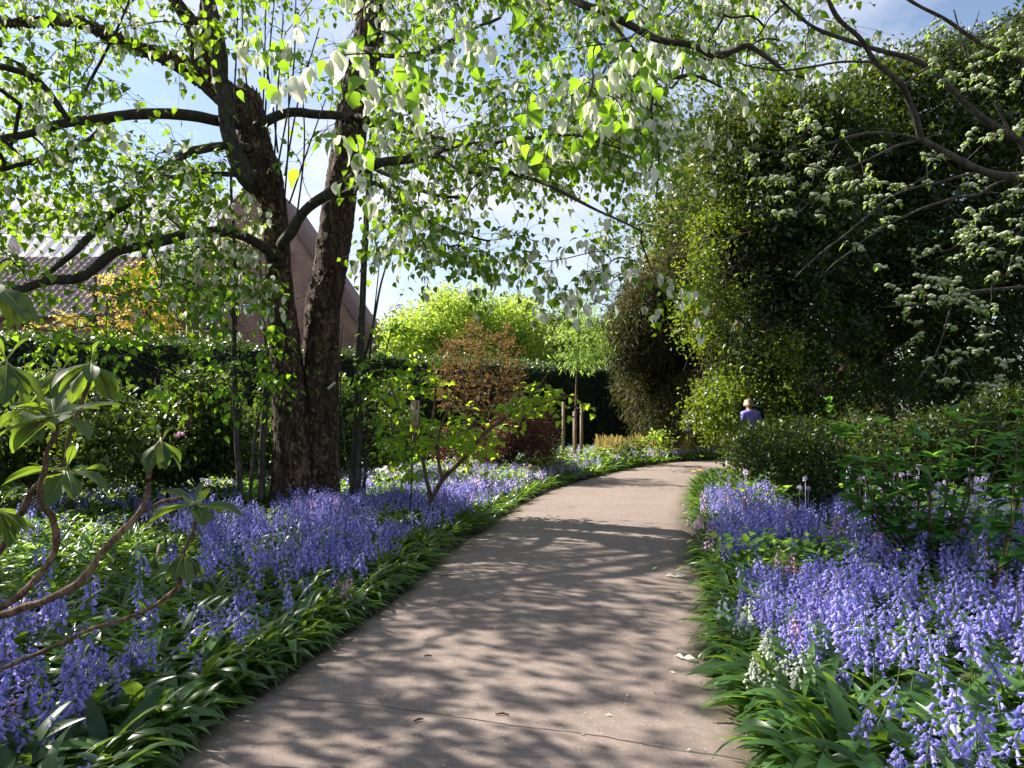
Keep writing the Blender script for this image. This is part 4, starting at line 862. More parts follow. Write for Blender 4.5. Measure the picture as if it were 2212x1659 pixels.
lump_tree('evergreen_shrub', 'low dark evergreen shrub beside the path behind the right bluebells', 'shrub', c, R.uniform(0.22, 0.45, 46), 18000, 0.062, 'holly', (4.4, 11.2, 0), 0.05, clump=3, spread=0.06, shell=0.35, nbranch=40, trunk_top=(4.6, 11.2, 0.8), cut=cutp)
c = np.column_stack([R.uniform(8.6, 11.6, 26), R.uniform(29.6, 31.2, 26), R.uniform(.4, 3.2, 26)])
lump_tree('evergreen_shrub', 'dark evergreen bush across the path behind the person', 'shrub', c, R.uniform(.5, .8, 26), 5200, .13, 'hedge', (10, 30.4, 0), .07, spread=.14, trunk_top=(10, 30.4, 1.6))
# trunks and woodland behind the evergreens
for i, (x, y, h, rr, lab) in enumerate(((9.6, 19.5, 10, 0.26, 'wide dark trunk standing in the shade behind the right evergreen'), (7.4, 18.0, 8, 0.16, 'leaning pale barked trunk glimpsed through the right evergreen'))):
    cc = np.column_stack([x + R.normal(size=16) * 2.0, y + 1 + R.normal(size=16) * 1.0, R.uniform(6, 9, 16)])
    lump_tree('woodland_tree', lab, 'tree', cc, R.uniform(0.7, 1.1, 16), 3500, 0.12, 'darkshrub', (x, y, 0), rr, trunk_top=(x + (0.9 if i else -0.6), y, 6), spread=0.15, bmat='tan')
wl_ = [(15.5, 25, 8.0, 3.6), (22, 22, 9, 4.5), (12, 30, 8.5, 3.6), (27, 30, 10, 5), (19, 36, 10, 5), (9.5, 37, 7.0, 3.0), (33, 20, 10, 5)]
for i, (x, y, h, rr) in enumerate(wl_):
    cc = np.column_stack([x + R.normal(size=34) * rr * 0.5, y + R.normal(size=34) * rr * 0.4, R.uniform(0.8, h, 34)])
    lump_tree('woodland_tree', ['nearest woodland tree right behind the big evergreen', 'woodland tree at the far right behind the wood edge', 'woodland tree behind the sunlit evergreen', 'deep woodland tree on the far right', 'tall woodland tree far behind the big evergreen', 'woodland tree seen past the yew', 'outermost woodland tree on the right'][i], 'tree', cc, R.uniform(0.8, 1.5, 34), 3600, 0.17, 'darkshrub', (x, y, 0), 0.16, spread=0.2, group='woodland trees beyond the right evergreens')
# yews at the end of the hedge
c = centers_px(90, [(1370, 935), (1350, 800), (1330, 740), (1345, 640), (1380, 595), (1410, 600), (1440, 560), (1500, 570), (1540, 700), (1560, 940)], 22.5, 25.5); c[:, 2] = np.maximum(c[:, 2], .35)
lump_tree('yew_tree', 'olive brown yew with drooping sprays at the end of the clipped hedge', 'tree', c, R.uniform(0.2, 0.7, 90), 26000, 0.16, 'yew', (5.2, 24.5, 0), 0.2, clump=3, tmpl=FOLD, droop=0.7, spread=0.14, shell=0.45, squash=1.25, wid=0.4, trunk_top=(5.2, 24.5, 4), cut=[(1500, 905, 40, 30)])
c = centers_px(60, [(1430, 620), (1410, 520), (1440, 420), (1490, 330), (1540, 380), (1600, 560)], 28, 31)
lump_tree('conifer_tree', 'tall olive conifer rising behind the yew and the lit evergreen', 'tree', c, R.uniform(0.4, 0.8, 60), 9000, 0.16, 'olive', (7.2, 29.5, 0), 0.2, droop=0.5, spread=0.16, squash=0.7, trunk_top=(7.4, 29.5, 9), wid=0.6)
# bare, barely leafing trees against the sky
def bare_tree(label, x, y, h, spreadr, nt_, leafn, mat, name='leafing_tree', trunk=0.16, lsz=0.09, group=None, zlo=0.35):
    e = empty(name, label=label, cat='tree', group=group)
    top = np.array([x + R.uniform(-.4, .4), y, h * 0.8]); s = smooth_line([(x, y, 0), (x + .1, y, h * .4), top], step=.4); s += 0.08 * np.stack([vnoise(s, 3), vnoise(s, 4), 0 * s[:, 0]], -1)
    q = MB(); V, Fc = tubes(s, np.linspace(trunk, trunk * .35, len(s))[None], 8); q.add(V, Fc); q.build('trunk', M['tan' if 'pale' in label else 'twig'], e)
    d = rndn(nt_); t_ = np.array([x, y, h * 0.66]) + d * np.array([spreadr, spreadr * .8, h * 0.36]) * (0.45 + 0.55 * R.random(nt_)[:, None]); t_ = t_[t_[:, 2] > h * zlo]
    pt, c_ = grow(s[2:], t_, K=8, arch=0.05, wig=0.07); q = twig_mesh(pt, c_, 0.010, 0.42)
    tw, lf, bb = sprays(pt, twl=(0.5, 1.1), nleaf=leafn, ntw=4, lsize=lsz, bract=0, hang=0.2, r0=0.006, leaf=FOLD)
    q.V += tw.V; 
    off = q.n
    for k_, L in tw.Q.items():
        for f_ in L: q.Q.setdefault(k_, []).append(f_ + off)
    q.A += tw.A; q.n += tw.n
    q.build('twig_sprays', M['twig'], e); lf.build('foliage', M[mat], e); return e
bare_tree('tall pale tree with bronze opening buds behind the right evergreens', 10.0, 34, 15.5, 4.2, 260, 4, 'gold')
bare_tree('bare looking tree with dark crooked branches above the hedge end', 5.4, 32, 9.5, 3.4, 150, 3, 'lime')
bare_tree('yellow green tree coming into leaf behind the left branches', -12.5, 26, 11.5, 4.2, 170, 7, 'lime', lsz=0.12, zlo=0.62)
bare_tree('second yellow green tree at the left edge beyond the hedge', -19, 24, 11.0, 4.0, 150, 7, 'lime', lsz=0.12, zlo=0.62)
# fresh green trees behind the hedge
c = centers_px(70, [(850, 790), (850, 700), (905, 655), (985, 630), (1080, 645), (1150, 690), (1190, 790)], 30, 33)
lump_tree('broadleaf_tree', 'bright spring green tree spreading above the hedge right of the trunks', 'tree', c, R.uniform(0.4, 0.75, 70), 9000, 0.15, 'lime', (-1.4, 31.5, 0), 0.18, spread=0.16, trunk_top=(-1.4, 31.5, 3.6), droop=0.3)
c = centers_px(34, [(1120, 800), (1130, 720), (1180, 690), (1260, 720), (1320, 700), (1330, 800)], 33, 36)
lump_tree('broadleaf_tree', 'brownish green bushy tree between the bright green tree and the yew', 'tree', c, R.uniform(0.5, 0.8, 34), 5000, 0.15, 'darkshrub', (3.6, 34, 0), 0.14, spread=0.16)
for i, (x, y, h, rr, mt) in enumerate(((-7, 52, 8.5, 4.5, 'lime'), (1, 60, 9.5, 5, 'darkshrub'), (9, 58, 9, 5, 'lime'), (-3, 75, 11, 6, 'darkshrub'), (17, 62, 12, 6, 'darkshrub'), (-36, 62, 10, 6, 'darkshrub'), (-50, 50, 10, 6, 'darkshrub'), (-25, 78, 12, 6, 'lime'))):
    cc = np.column_stack([x + R.normal(size=26) * rr * 0.5, y + R.normal(size=26) * rr * 0.4, h * (0.12 + 0.75 * R.random(26))])
    lump_tree('distant_tree', 'hazy green tree in the distance beyond the hedge', 'tree', cc, R.uniform(1.0, 1.9, 26), 1700, 0.34, mt, (x, y, 0), 0.2, spread=0.35, group='distant trees beyond the hedge')
# copper shrub
e = empty('copper_shrub', label='bronze leaved twiggy shrub with upright stems in front of the clipped hedge', cat='shrub'); b0 = np.array([-.65, 17.0, 0.0])
tg3 = np.vstack([sample_poly(260, [(935, 870), (930, 790), (955, 740), (985, 735), (1000, 700), (1030, 690), (1050, 715), (1075, 725), (1090, 700), (1110, 712), (1125, 760), (1135, 800), (1128, 880), (1040, 905)], 16.3, 17.8)])
nst = 34; tips3 = tg3[R.choice(len(tg3), nst, replace=False)]; stp = []
q = MB()
for k in range(nst):
    rb = b0 + np.array([R.normal() * .12, R.normal() * .1, 0]); s = smooth_line([rb, rb * .62 + tips3[k] * .38 + np.array([0, 0, .15]), tips3[k]], step=.18); s += .03 * np.stack([vnoise(s * 4, 1), vnoise(s * 4, 2), 0 * s[:, 0]], -1)
    V, Fc = tubes(s, np.linspace(.016, .004, len(s))[None], 5); q.add(V, Fc); stp.append(s[len(s) // 3:])
q.build('twig_sprays', M['twig'], e); pt, c_ = grow(np.vstack(stp), tg3, K=6, arch=.02, wig=.06); twig_mesh(pt, c_, .0028).build('twig_sprays', M['twig'], e)
tw, lf, bb = sprays(pt, twl=(.14, .34), nleaf=11, ntw=4, lsize=.052, bract=0, hang=-.1, petiole=.004, r0=.0022, leaf=FOLD, flat=1.0, drop=-.1); tw.build('twig_sprays', M['twig'], e); lf.build('foliage', M['copper'], e)
c = centers_px(26, [(960, 985), (960, 900), (1120, 880), (1190, 930), (1190, 1000)], 15.6, 17.0); c[:, 2] = np.maximum(c[:, 2], .2)
lump_tree('maroon_shrub', 'low dark maroon shrub at the foot of the copper shrub', 'shrub', c, R.uniform(0.22, 0.4, 26), 6500, 0.045, 'maroon', (0.1, 16.4, 0), 0.05, spread=0.05, clump=3)
# golden layered tree in front of the pantiled roof
e = empty('golden_tree', label='small tree with layered golden leaves in front of the pantiled roof', cat='tree'); D_ = 23.0
root = P(207, 720, D_); root[2] = 0; tp = P(205, 560, D_)
trunkline('trunk', [root, (root + tp) / 2, tp], 0.11, 0.04, M['smooth'], e, 8, 0.03)
gt = np.vstack([centers_px(60, [(190, 700), (250, 600), (330, 580), (350, 640), (400, 690), (360, 720), (200, 715)], 22, 24), centers_px(22, [(200, 600), (330, 560), (345, 600), (240, 620)], 22, 24), centers_px(8, [(60, 690), (180, 680), (180, 705), (60, 705)], 22, 24)])
s = smooth_line([root, (root + tp) / 2, tp], step=0.25); pt, c_ = grow(s[3:], gt, K=7, arch=0.05); twig_mesh(pt, c_, 0.006).build('twig_sprays', M['twig'], e)
lf = MB(); tw, l2, bb = sprays(pt, twl=(0.35, 0.7), nleaf=13, ntw=4, lsize=0.085, bract=0, hang=0.5, r0=0.004, flat=0.1); l2.build('foliage', M['gold'], e)
# dark rhododendron bank under the hedge on the left
PINK = (-1,)
def pink_truss(q, c, r=0.07, n=14):
    d = rndn(n); d[:, 2] = np.abs(d[:, 2]); scatter(q, OVAL, c + d * r * 0.2, d, rndn(n), r, np.clip(R.normal(size=n) * .25 + .5, 0, 1), 1.6)
for lab, poly, D0, D1, nn_, nf, root in (
    ('dark rhododendron bush with a few pink trusses left of the thin grey stem', [(270, 1010), (290, 880), (360, 830), (470, 820), (500, 900), (500, 1010)], 11.2, 12.6, 24, 7, (-4.9, 12.0, 0)),
    ('dark rhododendron bush at the left edge under the hedge', [(-200, 1020), (-200, 860), (100, 830), (240, 860), (270, 1010)], 10.2, 12.2, 34, 4, (-7.2, 11.6, 0)),
    ('dark leafy bush behind the two trunks', [(500, 1010), (510, 860), (600, 840), (860, 830), (880, 1000)], 13.5, 15.0, 34, 0, (-4.0, 14.4, 0))):
    c = centers_px(nn_, poly, D0, D1); c[:, 2] = np.maximum(c[:, 2], .25)
    e = lump_tree('rhododendron_bush', lab, 'bush', c, R.uniform(0.25, 0.5, nn_), 3600, 0.105, 'darkshrub', root, 0.05, tmpl=OVAL, spread=0.06, clump=3, shell=0.5, upb=0.9)
    for k in range(nf):
        j = R.integers(0, nn_); q = MB(); pink_truss(q, c[j] + np.array([R.uniform(-.2, .2), -0.38, R.uniform(0, .2)])); q.build('flower_truss', M['pink'], e)
# layered light green shrub to the right of the trunks
def arm_shrub(name, label, cat, arms, targets, lsize, mat, bmat='tan', nleaf=6, ntw=2, leaf=HEART, twl=(0.2, 0.4), hang=0.25, group=None, r0=.0025):
    e = empty(name, label=label, cat=cat, group=group); pts = []
    for rows in arms:
        p, r = limb_px(rows, 0.08); p = p + 0.012 * np.stack([vnoise(p * 5, 1), vnoise(p * 5, 2), vnoise(p * 5, 3)], -1)
        q = MB(); V, Fc = tubes(p, r[None], 8); q.add(V, Fc); q.build('limb', M[bmat], e); pts.append(p[2:])
    pt, c_ = grow(np.vstack(pts), targets, K=6, arch=0.06); q = twig_mesh(pt, c_, r0, .42)
    tw, lf, bb = sprays(pt, twl=twl, nleaf=nleaf, ntw=ntw, lsize=lsize, bract=0, hang=hang, leaf=leaf, r0=r0 * .8)
    off = q.n; q.V += tw.V; q.A += tw.A; q.n += tw.n
    for k_, L in tw.Q.items():
        for f_ in L: q.Q.setdefault(k_, []).append(f_ + off)
    q.build('twig_sprays', M[bmat], e); lf.build('foliage', M[mat], e); return e
arm_shrub('layered_shrub', 'light green layered shrub reaching over the left bluebells towards the path', 'shrub',
 [[(925, 1090, 10.6, 5), (960, 1030, 10.5, 5), (997, 996, 10.3, 5), (1047, 936, 10.0, 4.5), (1107, 890, 9.7, 4), (1154, 846, 9.5, 3), (1190, 800, 9.3, 1.5)],
  [(1060, 925, 10.0, 3), (1107, 893, 9.7, 3), (1171, 873, 9.4, 2.5), (1217, 857, 9.2, 2), (1250, 856, 9.1, 1.2)],
  [(930, 1080, 10.6, 5), (915, 1000, 10.6, 4), (890, 940, 10.6, 3.5), (860, 880, 10.6, 2.5), (840, 820, 10.6, 1.5)],
  [(955, 1040, 10.5, 4), (945, 960, 10.4, 3.5), (960, 900, 10.3, 2.5), (985, 860, 10.2, 1.5)],
  [(915, 1000, 10.6, 3), (937, 880, 10.8, 2.5), (937, 806, 11, 2), (887, 766, 11, 1.2)]],
 np.vstack([sample_poly(66, [(840, 1010), (830, 900), (900, 870), (1050, 880), (1060, 930), (1115, 935), (1050, 985), (960, 1000)], 9.8, 11.2), sample_poly(22, [(1080, 880), (1180, 820), (1250, 860), (1180, 880), (1100, 900)], 9.2, 9.8), sample_poly(24, [(800, 860), (810, 760), (940, 740), (960, 860)], 10.6, 11.4)]), 0.105, 'layer', ntw=2, nleaf=5, hang=.1)
# feathery young tree tied to three stakes
D_ = 19.5
e = empty('staked_tree', label='young feathery leaved tree tied to stakes in front of the hedge end', cat='tree')
rt_ = P(1242, 940, D_); rt_[2] = 0; tp = P(1251, 640, D_)
s = smooth_line([rt_, P(1244, 870, D_), P(1247, 780, D_), tp], step=.2)
q = MB(); V, Fc = tubes(s, np.linspace(.04, .012, len(s))[None], 8); q.add(V, Fc); q.build('trunk', M['tan'], e)
t_ = np.vstack([sample_poly(46, [(1195, 770), (1215, 690), (1245, 630), (1290, 690), (1315, 760), (1270, 790)], 18.8, 20.4)]); pt, c_ = grow(s[int(len(s) * .55):], t_, K=6, arch=.12)
twig_mesh(pt, c_, .004).build('twig_sprays', M['stem'], e)
q = MB(); n = 1500; i_ = R.integers(0, len(t_), n); p = t_[i_] + R.normal(size=(n, 3)) * np.array([.22, .22, .12]); scatter(q, LANCE, p, norm(rndn(n) * np.array([1, 1, .5]) + np.array([0, 0, -.55])), norm(rndn(n) + np.array([0, 0, 1])), R.uniform(.09, .2, n), np.clip(R.normal(size=n) * .25 + .5, 0, 1), 0.55); q.build('foliage', M['feather'], e)
for (u, vt) in ((1217, 868), (1240.6, 889), (1256, 872)):
    a = P(u, vt, D_ - .1 if u != 1240.6 else D_ + .35); se = empty('tree_stake', label={1217: 'left round timber stake holding the feathery young tree', 1240.6: 'rear timber stake just left of the young tree trunk', 1256: 'right round timber stake holding the feathery young tree'}[u], cat='stake', group='stakes round the young tree')
    q = MB(); V, Fc = tubes(np.array([[(a[0] - .02, a[1], -.1), (a[0], a[1], a[2] * .5), tuple(a)]]), np.full((1, 3), .04), 12); q.add(V, Fc); q.build('post', M['wood'], se)
    q = MB(); V, Fc = tubes(np.array([[(a[0] - .05, a[1], a[2] - .12), (float(rt_[0]) + .03, float(rt_[1]), a[2] - .12)]]), np.full((1, 2), .022), 6); q.add(V, Fc); q.build('rubber_tie', M['black'], se)

# ------------------------------------------------------------------ flowering branches on the right (tree rooted just outside the picture)
VL = [
 [(2560, 1350, 7.2, 30), (2540, 1000, 7.1, 26), (2500, 700, 7.0, 24), (2440, 520, 6.9, 20), (2380, 380, 6.8, 15)],
 [(2400, 420, 6.8, 12), (2290, 390, 6.7, 9), (2212, 380, 6.6, 8), (2175, 382, 6.5, 8), (2108, 363, 6.4, 8), (2058, 340, 6.3, 8), (2008, 310, 6.2, 7.5), (1992, 297, 6.2, 7), (1982, 257, 6.1, 7), (1968, 220, 6.1, 6.5), (1948, 183, 6.0, 6), (1892, 133, 5.9, 6), (1855, 80, 5.8, 5), (1808, 30, 5.7, 5), (1775, -30, 5.6, 4)],
 [(2390, 400, 6.8, 12), (2300, 350, 6.9, 9), (2212, 307, 6.9, 8), (2168, 283, 6.8, 8), (2125, 257, 6.7, 7.5), (2085, 217, 6.7, 7), (2035, 173, 6.6, 6.5), (2002, 143, 6.5, 6), (1942, 118, 6.5, 5.5), (1875, 103, 6.4, 5), (1822, 82, 6.3, 5), (1762, 60, 6.2, 4), (1708, 20, 6.1, 3), (1670, -20, 6.0, 3)],
 [(2385, 385, 6.8, 12), (2340, 220, 7.0, 9), (2212, 133, 7.1, 5), (2142, 103, 7.1, 5), (2092, 73, 7.0, 4.5), (2042, 43, 7.0, 4), (1965, 0, 6.9, 3.5), (1900, -60, 6.8, 3)],
 [(2000, 303, 6.2, 4), (1932, 288, 6.1, 3), (1858, 286, 6.0, 2.8), (1775, 313, 5.9, 2.4), (1692, 330, 5.8, 2), (1600, 310, 5.7, 1.4)],
 [(1990, 300, 6.2, 3.5), (1925, 320, 6.1, 2.8), (1842, 360, 6.0, 2.4), (1792, 365, 5.9, 2), (1740, 355, 5.8, 1.5)],
 [(2050, 338, 6.3, 3), (2108, 373, 6.4, 3), (1942, 417, 6.2, 2.5), (1860, 480, 6.0, 2.2), (1768, 553, 5.8, 2), (1720, 600, 5.7, 1.3)],
 [(2420, 470, 6.9, 5), (2212, 393, 6.7, 3), (2100, 420, 6.5, 2.8), (1975, 457, 6.3, 2.5), (1880, 510, 6.1, 2), (1822, 553, 6.0, 1.6), (1770, 600, 5.9, 1)],
 [(2440, 620, 6.9, 6), (2300, 620, 6.8, 4), (2190, 622, 6.6, 3.5), (2080, 635, 6.5, 3), (2040, 650, 6.4, 2.6), (1990, 660, 6.3, 2), (1900, 665, 6.2, 1.2)],
 [(2060, 640, 6.45, 2.5), (2045, 690, 6.4, 2), (2025, 760, 6.3, 1.6), (1985, 820, 6.2, 1)],
 [(2420, 560, 6.9, 5), (2290, 480, 6.9, 4), (2212, 330, 6.9, 3), (2150, 230, 6.8, 2.4), (2090, 130, 6.7, 2), (2060, 20, 6.6, 1.5)],
 [(1950, 185, 6.0, 3), (2030, 130, 6.2, 2.5), (2110, 85, 6.3, 2), (2200, 30, 6.5, 1.6)],
 [(1892, 133, 5.9, 3), (1800, 140, 5.8, 2.5), (1700, 152, 5.7, 2.2), (1620, 145, 5.6, 1.8), (1560, 120, 5.5, 1.2)],
]
e = empty('flowering_tree', label='tree with long bare curving branches and cream flower clusters at the right edge', cat='tree'); vn = []
for k, rows in enumerate(VL):
    p, r = limb_px(rows, 0.06); p = p + 0.015 * np.stack([vnoise(p * 4, 11), vnoise(p * 4, 12), vnoise(p * 4, 13)], -1); r = r * (1 + .12 * vnoise(p * 9, 14))
    if k == 0: p[0, 2] = -0.05; 
    q = MB(); V, Fc = tubes(p, r[None], 10); q.add(V, Fc); q.build('trunk' if k == 0 else 'limb', M['smooth'], e)
    if k: vn.append(p[::2])
x0_ = P(2560, 1350, 7.2); q = MB(); V, Fc = tubes(np.array([[(x0_[0], x0_[1], -.1), tuple(x0_)]]), np.array([[.16, .13]]), 10); q.add(V, Fc); q.build('trunk_foot', M['smooth'], e)
ft = np.vstack([sample_poly(95, [(1600, 330), (1700, 240), (1850, 250), (1950, 330), (2100, 300), (2212, 250), (2300, 480), (2212, 600), (2050, 560), (1880, 600), (1760, 470), (1640, 470)], 5.6, 7.0, gaps=[(1980, 480, 60, 50)]),
                sample_poly(34, [(1990, 60), (2212, 40), (2300, 200), (2100, 210), (2000, 170)], 6.2, 7.2), sample_poly(22, [(1900, 600), (2150, 600), (2160, 680), (1930, 690)], 6.1, 6.6), sample_poly(20, [(1960, 700), (2180, 720), (2200, 860), (2000, 830)], 6.2, 6.8)])
pt, c_ = grow(np.vstack(vn), ft, K=8, arch=-0.03, wig=0.04); twig_mesh(pt, c_, .0022, .42).build('twig_sprays', M['smooth'], e)
PUFF = []
th_ = np.arange(7) * 2 * pi / 7; rings = [(0.30, 0.0), (0.5, 0.16), (0.46, 0.34), (0.24, 0.46)]
PV_ = [(a * cos(t_), a * sin(t_), h_) for a, h_ in rings for t_ in th_] + [(0, 0, .5)]
PF_ = [(i * 7 + j, i * 7 + (j + 1) % 7, (i + 1) * 7 + (j + 1) % 7, (i + 1) * 7 + j) for i in range(3) for j in range(7)]
PUFFT = (np.array(PV_, float), [np.array(PF_), np.array([(21 + j, 21 + (j + 1) % 7, 28) for j in range(7)])])
q = MB(); q2 = MB()
dir_ = norm((pt[:, -1] - pt[:, -2]) * np.array([1, 1, .25]));
for k in range(7):
    n = len(pt); keep = R.random(n) < (0.95 if k < 4 else 0.5)
    pos = pt[:, -1] - dir_ * (0.034 * (k - 2.5))[..., None] if False else pt[:, -1] - dir_ * 0.030 * (k - 2) + R.normal(size=(n, 3)) * np.array([.014, .014, .008]) + np.array([0, 0, .012])
    scatter(q, PUFFT, pos[keep], norm(rndn(n) * np.array([1, 1, .15]))[keep], norm(np.array([0, 0, 1.]) + rndn(n) * .35)[keep], R.uniform(.024, .058, n)[keep], np.clip(R.normal(size=n) * .25 + .5, 0, 1)[keep])
    scatter(q2, LANCE, pos[keep], norm(rndn(n) * np.array([1, 1, .4]) + np.array([0, 0, -.3]))[keep], np.tile([0, 0, 1.], (keep.sum(), 1)), R.uniform(.03, .065, keep.sum()), 0.5)
q.build('blossom', M['cream'], e); q2.build('foliage', M['herb'], e)

# ------------------------------------------------------------------ large leaved rhododendron close on the left
e = empty('rhododendron', label='big leaved rhododendron with felted drooping whorls close at the left edge', cat='shrub')
RB = [
 [(-330, 1420, 3.6, 22), (-150, 1370, 3.5, 16), (0, 1329, 3.4, 11), (90, 1300, 3.4, 10), (177, 1249, 3.4, 10), (233, 1179, 3.4, 9), (303, 1106, 3.45, 9), (320, 1046, 3.5, 8), (332, 1000, 3.5, 7), (345, 955, 3.5, 6)],
 [(-330, 1430, 3.5, 20), (-120, 1350, 3.3, 14), (0, 1312, 3.25, 11), (67, 1262, 3.2, 10), (118, 1185, 3.15, 9), (110, 1116, 3.1, 9), (88, 1073, 3.05, 8), (97, 990, 3.0, 7), (118, 930, 3.0, 7), (117, 900, 3.0, 6)],
 [(-330, 1430, 3.6, 18), (-150, 1300, 3.5, 12), (-20, 1210, 3.4, 10), (40, 1120, 3.35, 9), (77, 1053, 3.3, 8), (120, 1020, 3.3, 7), (143, 985, 3.3, 5), (150, 930, 3.35, 5), (190, 830, 3.4, 5), (198, 790, 3.4, 5)],
 [(-330, 1450, 3.5, 18), (-120, 1480, 3.5, 10), (27, 1436, 3.5, 6), (133, 1389, 3.55, 6), (200, 1358, 3.6, 6), (267, 1336, 3.65, 6), (333, 1306, 3.7, 6), (387, 1262, 3.7, 7), (392, 1216, 3.7, 6), (400, 1185, 3.7, 6), (413, 1156, 3.75, 5), (423, 1105, 3.8, 5)],
 [(100, 1080, 3.1, 6), (118, 1060, 3.15, 6), (135, 1040, 3.2, 6), (143, 1020, 3.2, 5)],
 [(-330, 1420, 3.4, 16), (-200, 1150, 3.2, 12), (-80, 950, 3.1, 9), (-10, 840, 3.0, 8), (15, 790, 3.0, 6)],
 [(-250, 1250, 3.3, 10), (-160, 900, 2.9, 8), (-60, 680, 2.7, 7), (-10, 615, 2.65, 5)],
 [(303, 1110, 3.45, 5), (350, 1085, 3.5, 5), (395, 1075, 3.6, 5), (425, 1095, 3.7, 4)],
 [(-100, 1260, 3.4, 8), (-40, 1160, 3.3, 6), (-10, 1100, 3.2, 5)],
]
for rows in RB:
    p, r = limb_px(rows, 0.03); p = p + 0.008 * np.stack([vnoise(p * 14, 1), vnoise(p * 14, 2), vnoise(p * 14, 3)], -1); r = r * .78 * (1 + .22 * vnoise(p * 26, 4))
    q = MB(); V, Fc = tubes(p, r[None], 12); q.add(V, Fc); q.build('limb', M['tan'], e)
p = P(-330, 1430, 3.5); q = MB(); V, Fc = tubes(np.array([[(p[0] - .05, p[1] + .05, -.1), (p[0], p[1], p[2] * .5), tuple(p)]]), np.array([[.07, .06, .045]]), 12); q.add(V, Fc); q.build('trunk', M['tan'], e)
RL = grid_leaf(obov_w, 12, 0.10, 0.08, 0.10, 0.045, 2); RL2 = grid_leaf(obov_w, 12, 0.22, 0.20, 0.05, 0.06, 2)
WH = [  # u, v, D, leaf length, number, droop, tilt(x,z)
 (117, 900, 3.0, .30, 10, 0.05, (0.15, 1)), (143, 1015, 3.2, .26, 9, 0.3, (0.1, 1)), (347, 948, 3.5, .16, 10, 1.3, (-.1, 1)), (198, 778, 3.4, .22, 10, 0.9, (0, 1)),
 (15, 780, 3.0, .22, 9, 0.8, (0, 1)), (398, 1192, 3.7, .17, 8, 1.0, (0, 1)), (425, 1092, 3.75, .27, 9, -.05, (0.1, 1)), (-10, 612, 2.65, .22, 8, 0.7, (0.3, 1)), (-8, 1095, 3.2, .2, 9, 0.6, (0, 1)), (130, 800, 3.6, .19, 8, 1.0, (-.3, 1)), (60, 880, 3.4, .2, 7, .8, (-.3, 1))]
for (u, v, D_, L, n, dr, tl) in WH:
    L *= .76
    c = P(u, v, D_); wq = MB(); mq = MB(); a0 = R.uniform(0, 6.28)
    for k in range(n + 2):
        inner = k >= n; an = a0 + k * 2.399 + R.uniform(-.2, .2); f = np.array([cos(an), sin(an), 0.0]); drk = (dr + R.uniform(-.55, .55)) if not inner else -1.6
        f = norm(f + np.array([tl[0] * .3, 0, -drk])); LL = L * R.uniform(.75, 1.1) * (0.6 if inner else 1); up = norm(np.array([0, 0, 1.]) + 0.25 * rndn(1)[0] + f * .4)
        pet = 0.028; st = c + np.array([0, 0, R.uniform(-.02, .01)]); b = st + f * pet
        scatter(wq, RL if k % 2 else RL2, b[None], f[None], up[None], LL, float(np.clip(R.normal() * .25 + .5, 0, 1)), 1.0 if not inner else .7)
        s_ = norm(np.cross(f, up)); nn_ = np.cross(s_, f); tt = np.linspace(0, .92, 9); curl, tc_ = (0.08, 0.10) if k % 2 else (0.20, 0.05)
        mid = b + LL * (tt[:, None] * f + (-curl * tt ** 2 - tc_ * tt ** 4)[:, None] * nn_) + nn_ * -.0008
        mid = np.vstack([st, mid]); V, Fc = tubes(mid, np.r_[.0038, np.linspace(.003, .0008, 9)][None], 6); mq.add(V, Fc)
    wo_ = wq.build('leaf_whorl', M['rho'], e); mq.build('midrib', M['rhov'], wo_)

# ------------------------------------------------------------------ green leaved shrubs rising from the right bed
def stem_shrub(label, base, stems, lsize, seed):
    e = empty('leafy_shrub', label=label, cat='shrub', group='leafy brown stemmed shrubs in the right bed'); b = np.array([*base, 0.0]); leaf = MB(); tips = []; st = MB(); q = MB()
    for (u, v, D_, bend) in stems:
        tp = P(u, v, D_); m_ = b * .55 + tp * .45 + np.array([bend, 0, .1]); s = smooth_line([b + np.array([R.uniform(-.05, .05), R.uniform(-.05, .05), -.03]), b * .85 + tp * .15 + np.array([bend * .5, 0, .03]), m_, tp], step=.05)
        s = s + .014 * np.stack([vnoise(s * 8 + seed, 1), vnoise(s * 8 + seed, 2), 0 * s[:, 0]], -1); V, Fc = tubes(s, np.linspace(.019, .004, len(s))[None], 8); q.add(V, Fc)
        L = len(s); nodes = list(range(int(L * .35), L, 2)); 
        for kk, j in enumerate(nodes):
            if j < L - 8 and R.random() < .35:   # side shoot
                d = norm(np.array([R.normal(), R.normal(), .9])); ln = R.uniform(.12, .3); ss = s[j] + d * np.linspace(0, ln, 6)[:, None]; V, Fc = tubes(ss, np.linspace(.004, .002, 6)[None], 5); st.add(V, Fc); pts = ss[2:]
            else: pts = s[j][None]
            for pnt in pts:
                an = R.uniform(0, 6.28)
                for w_ in (0, pi):
                    f = np.array([cos(an + w_), sin(an + w_), R.uniform(-.25, .7)]); scatter(leaf, LANCE, pnt[None], norm(f)[None], np.array([[0, 0, 1.]]), lsize * R.uniform(.6, 1.15), float(np.clip(R.normal() * .25 + .5, 0, 1)), 1.6)
        for k in range(5):
            an = R.uniform(0, 6.28); f = norm(np.array([cos(an), sin(an), 1.1])); scatter(leaf, LANCE, tp[None], f[None], np.array([[0, 0, 1.]]), lsize * R.uniform(.5, .9), .7, 1.2)
    q.build('twig_sprays', M['tan'], e); st.build('twig_sprays', M['stem'], e); leaf.build('foliage', M['hyd'], e); return e
b1 = G(2010, 1262); 
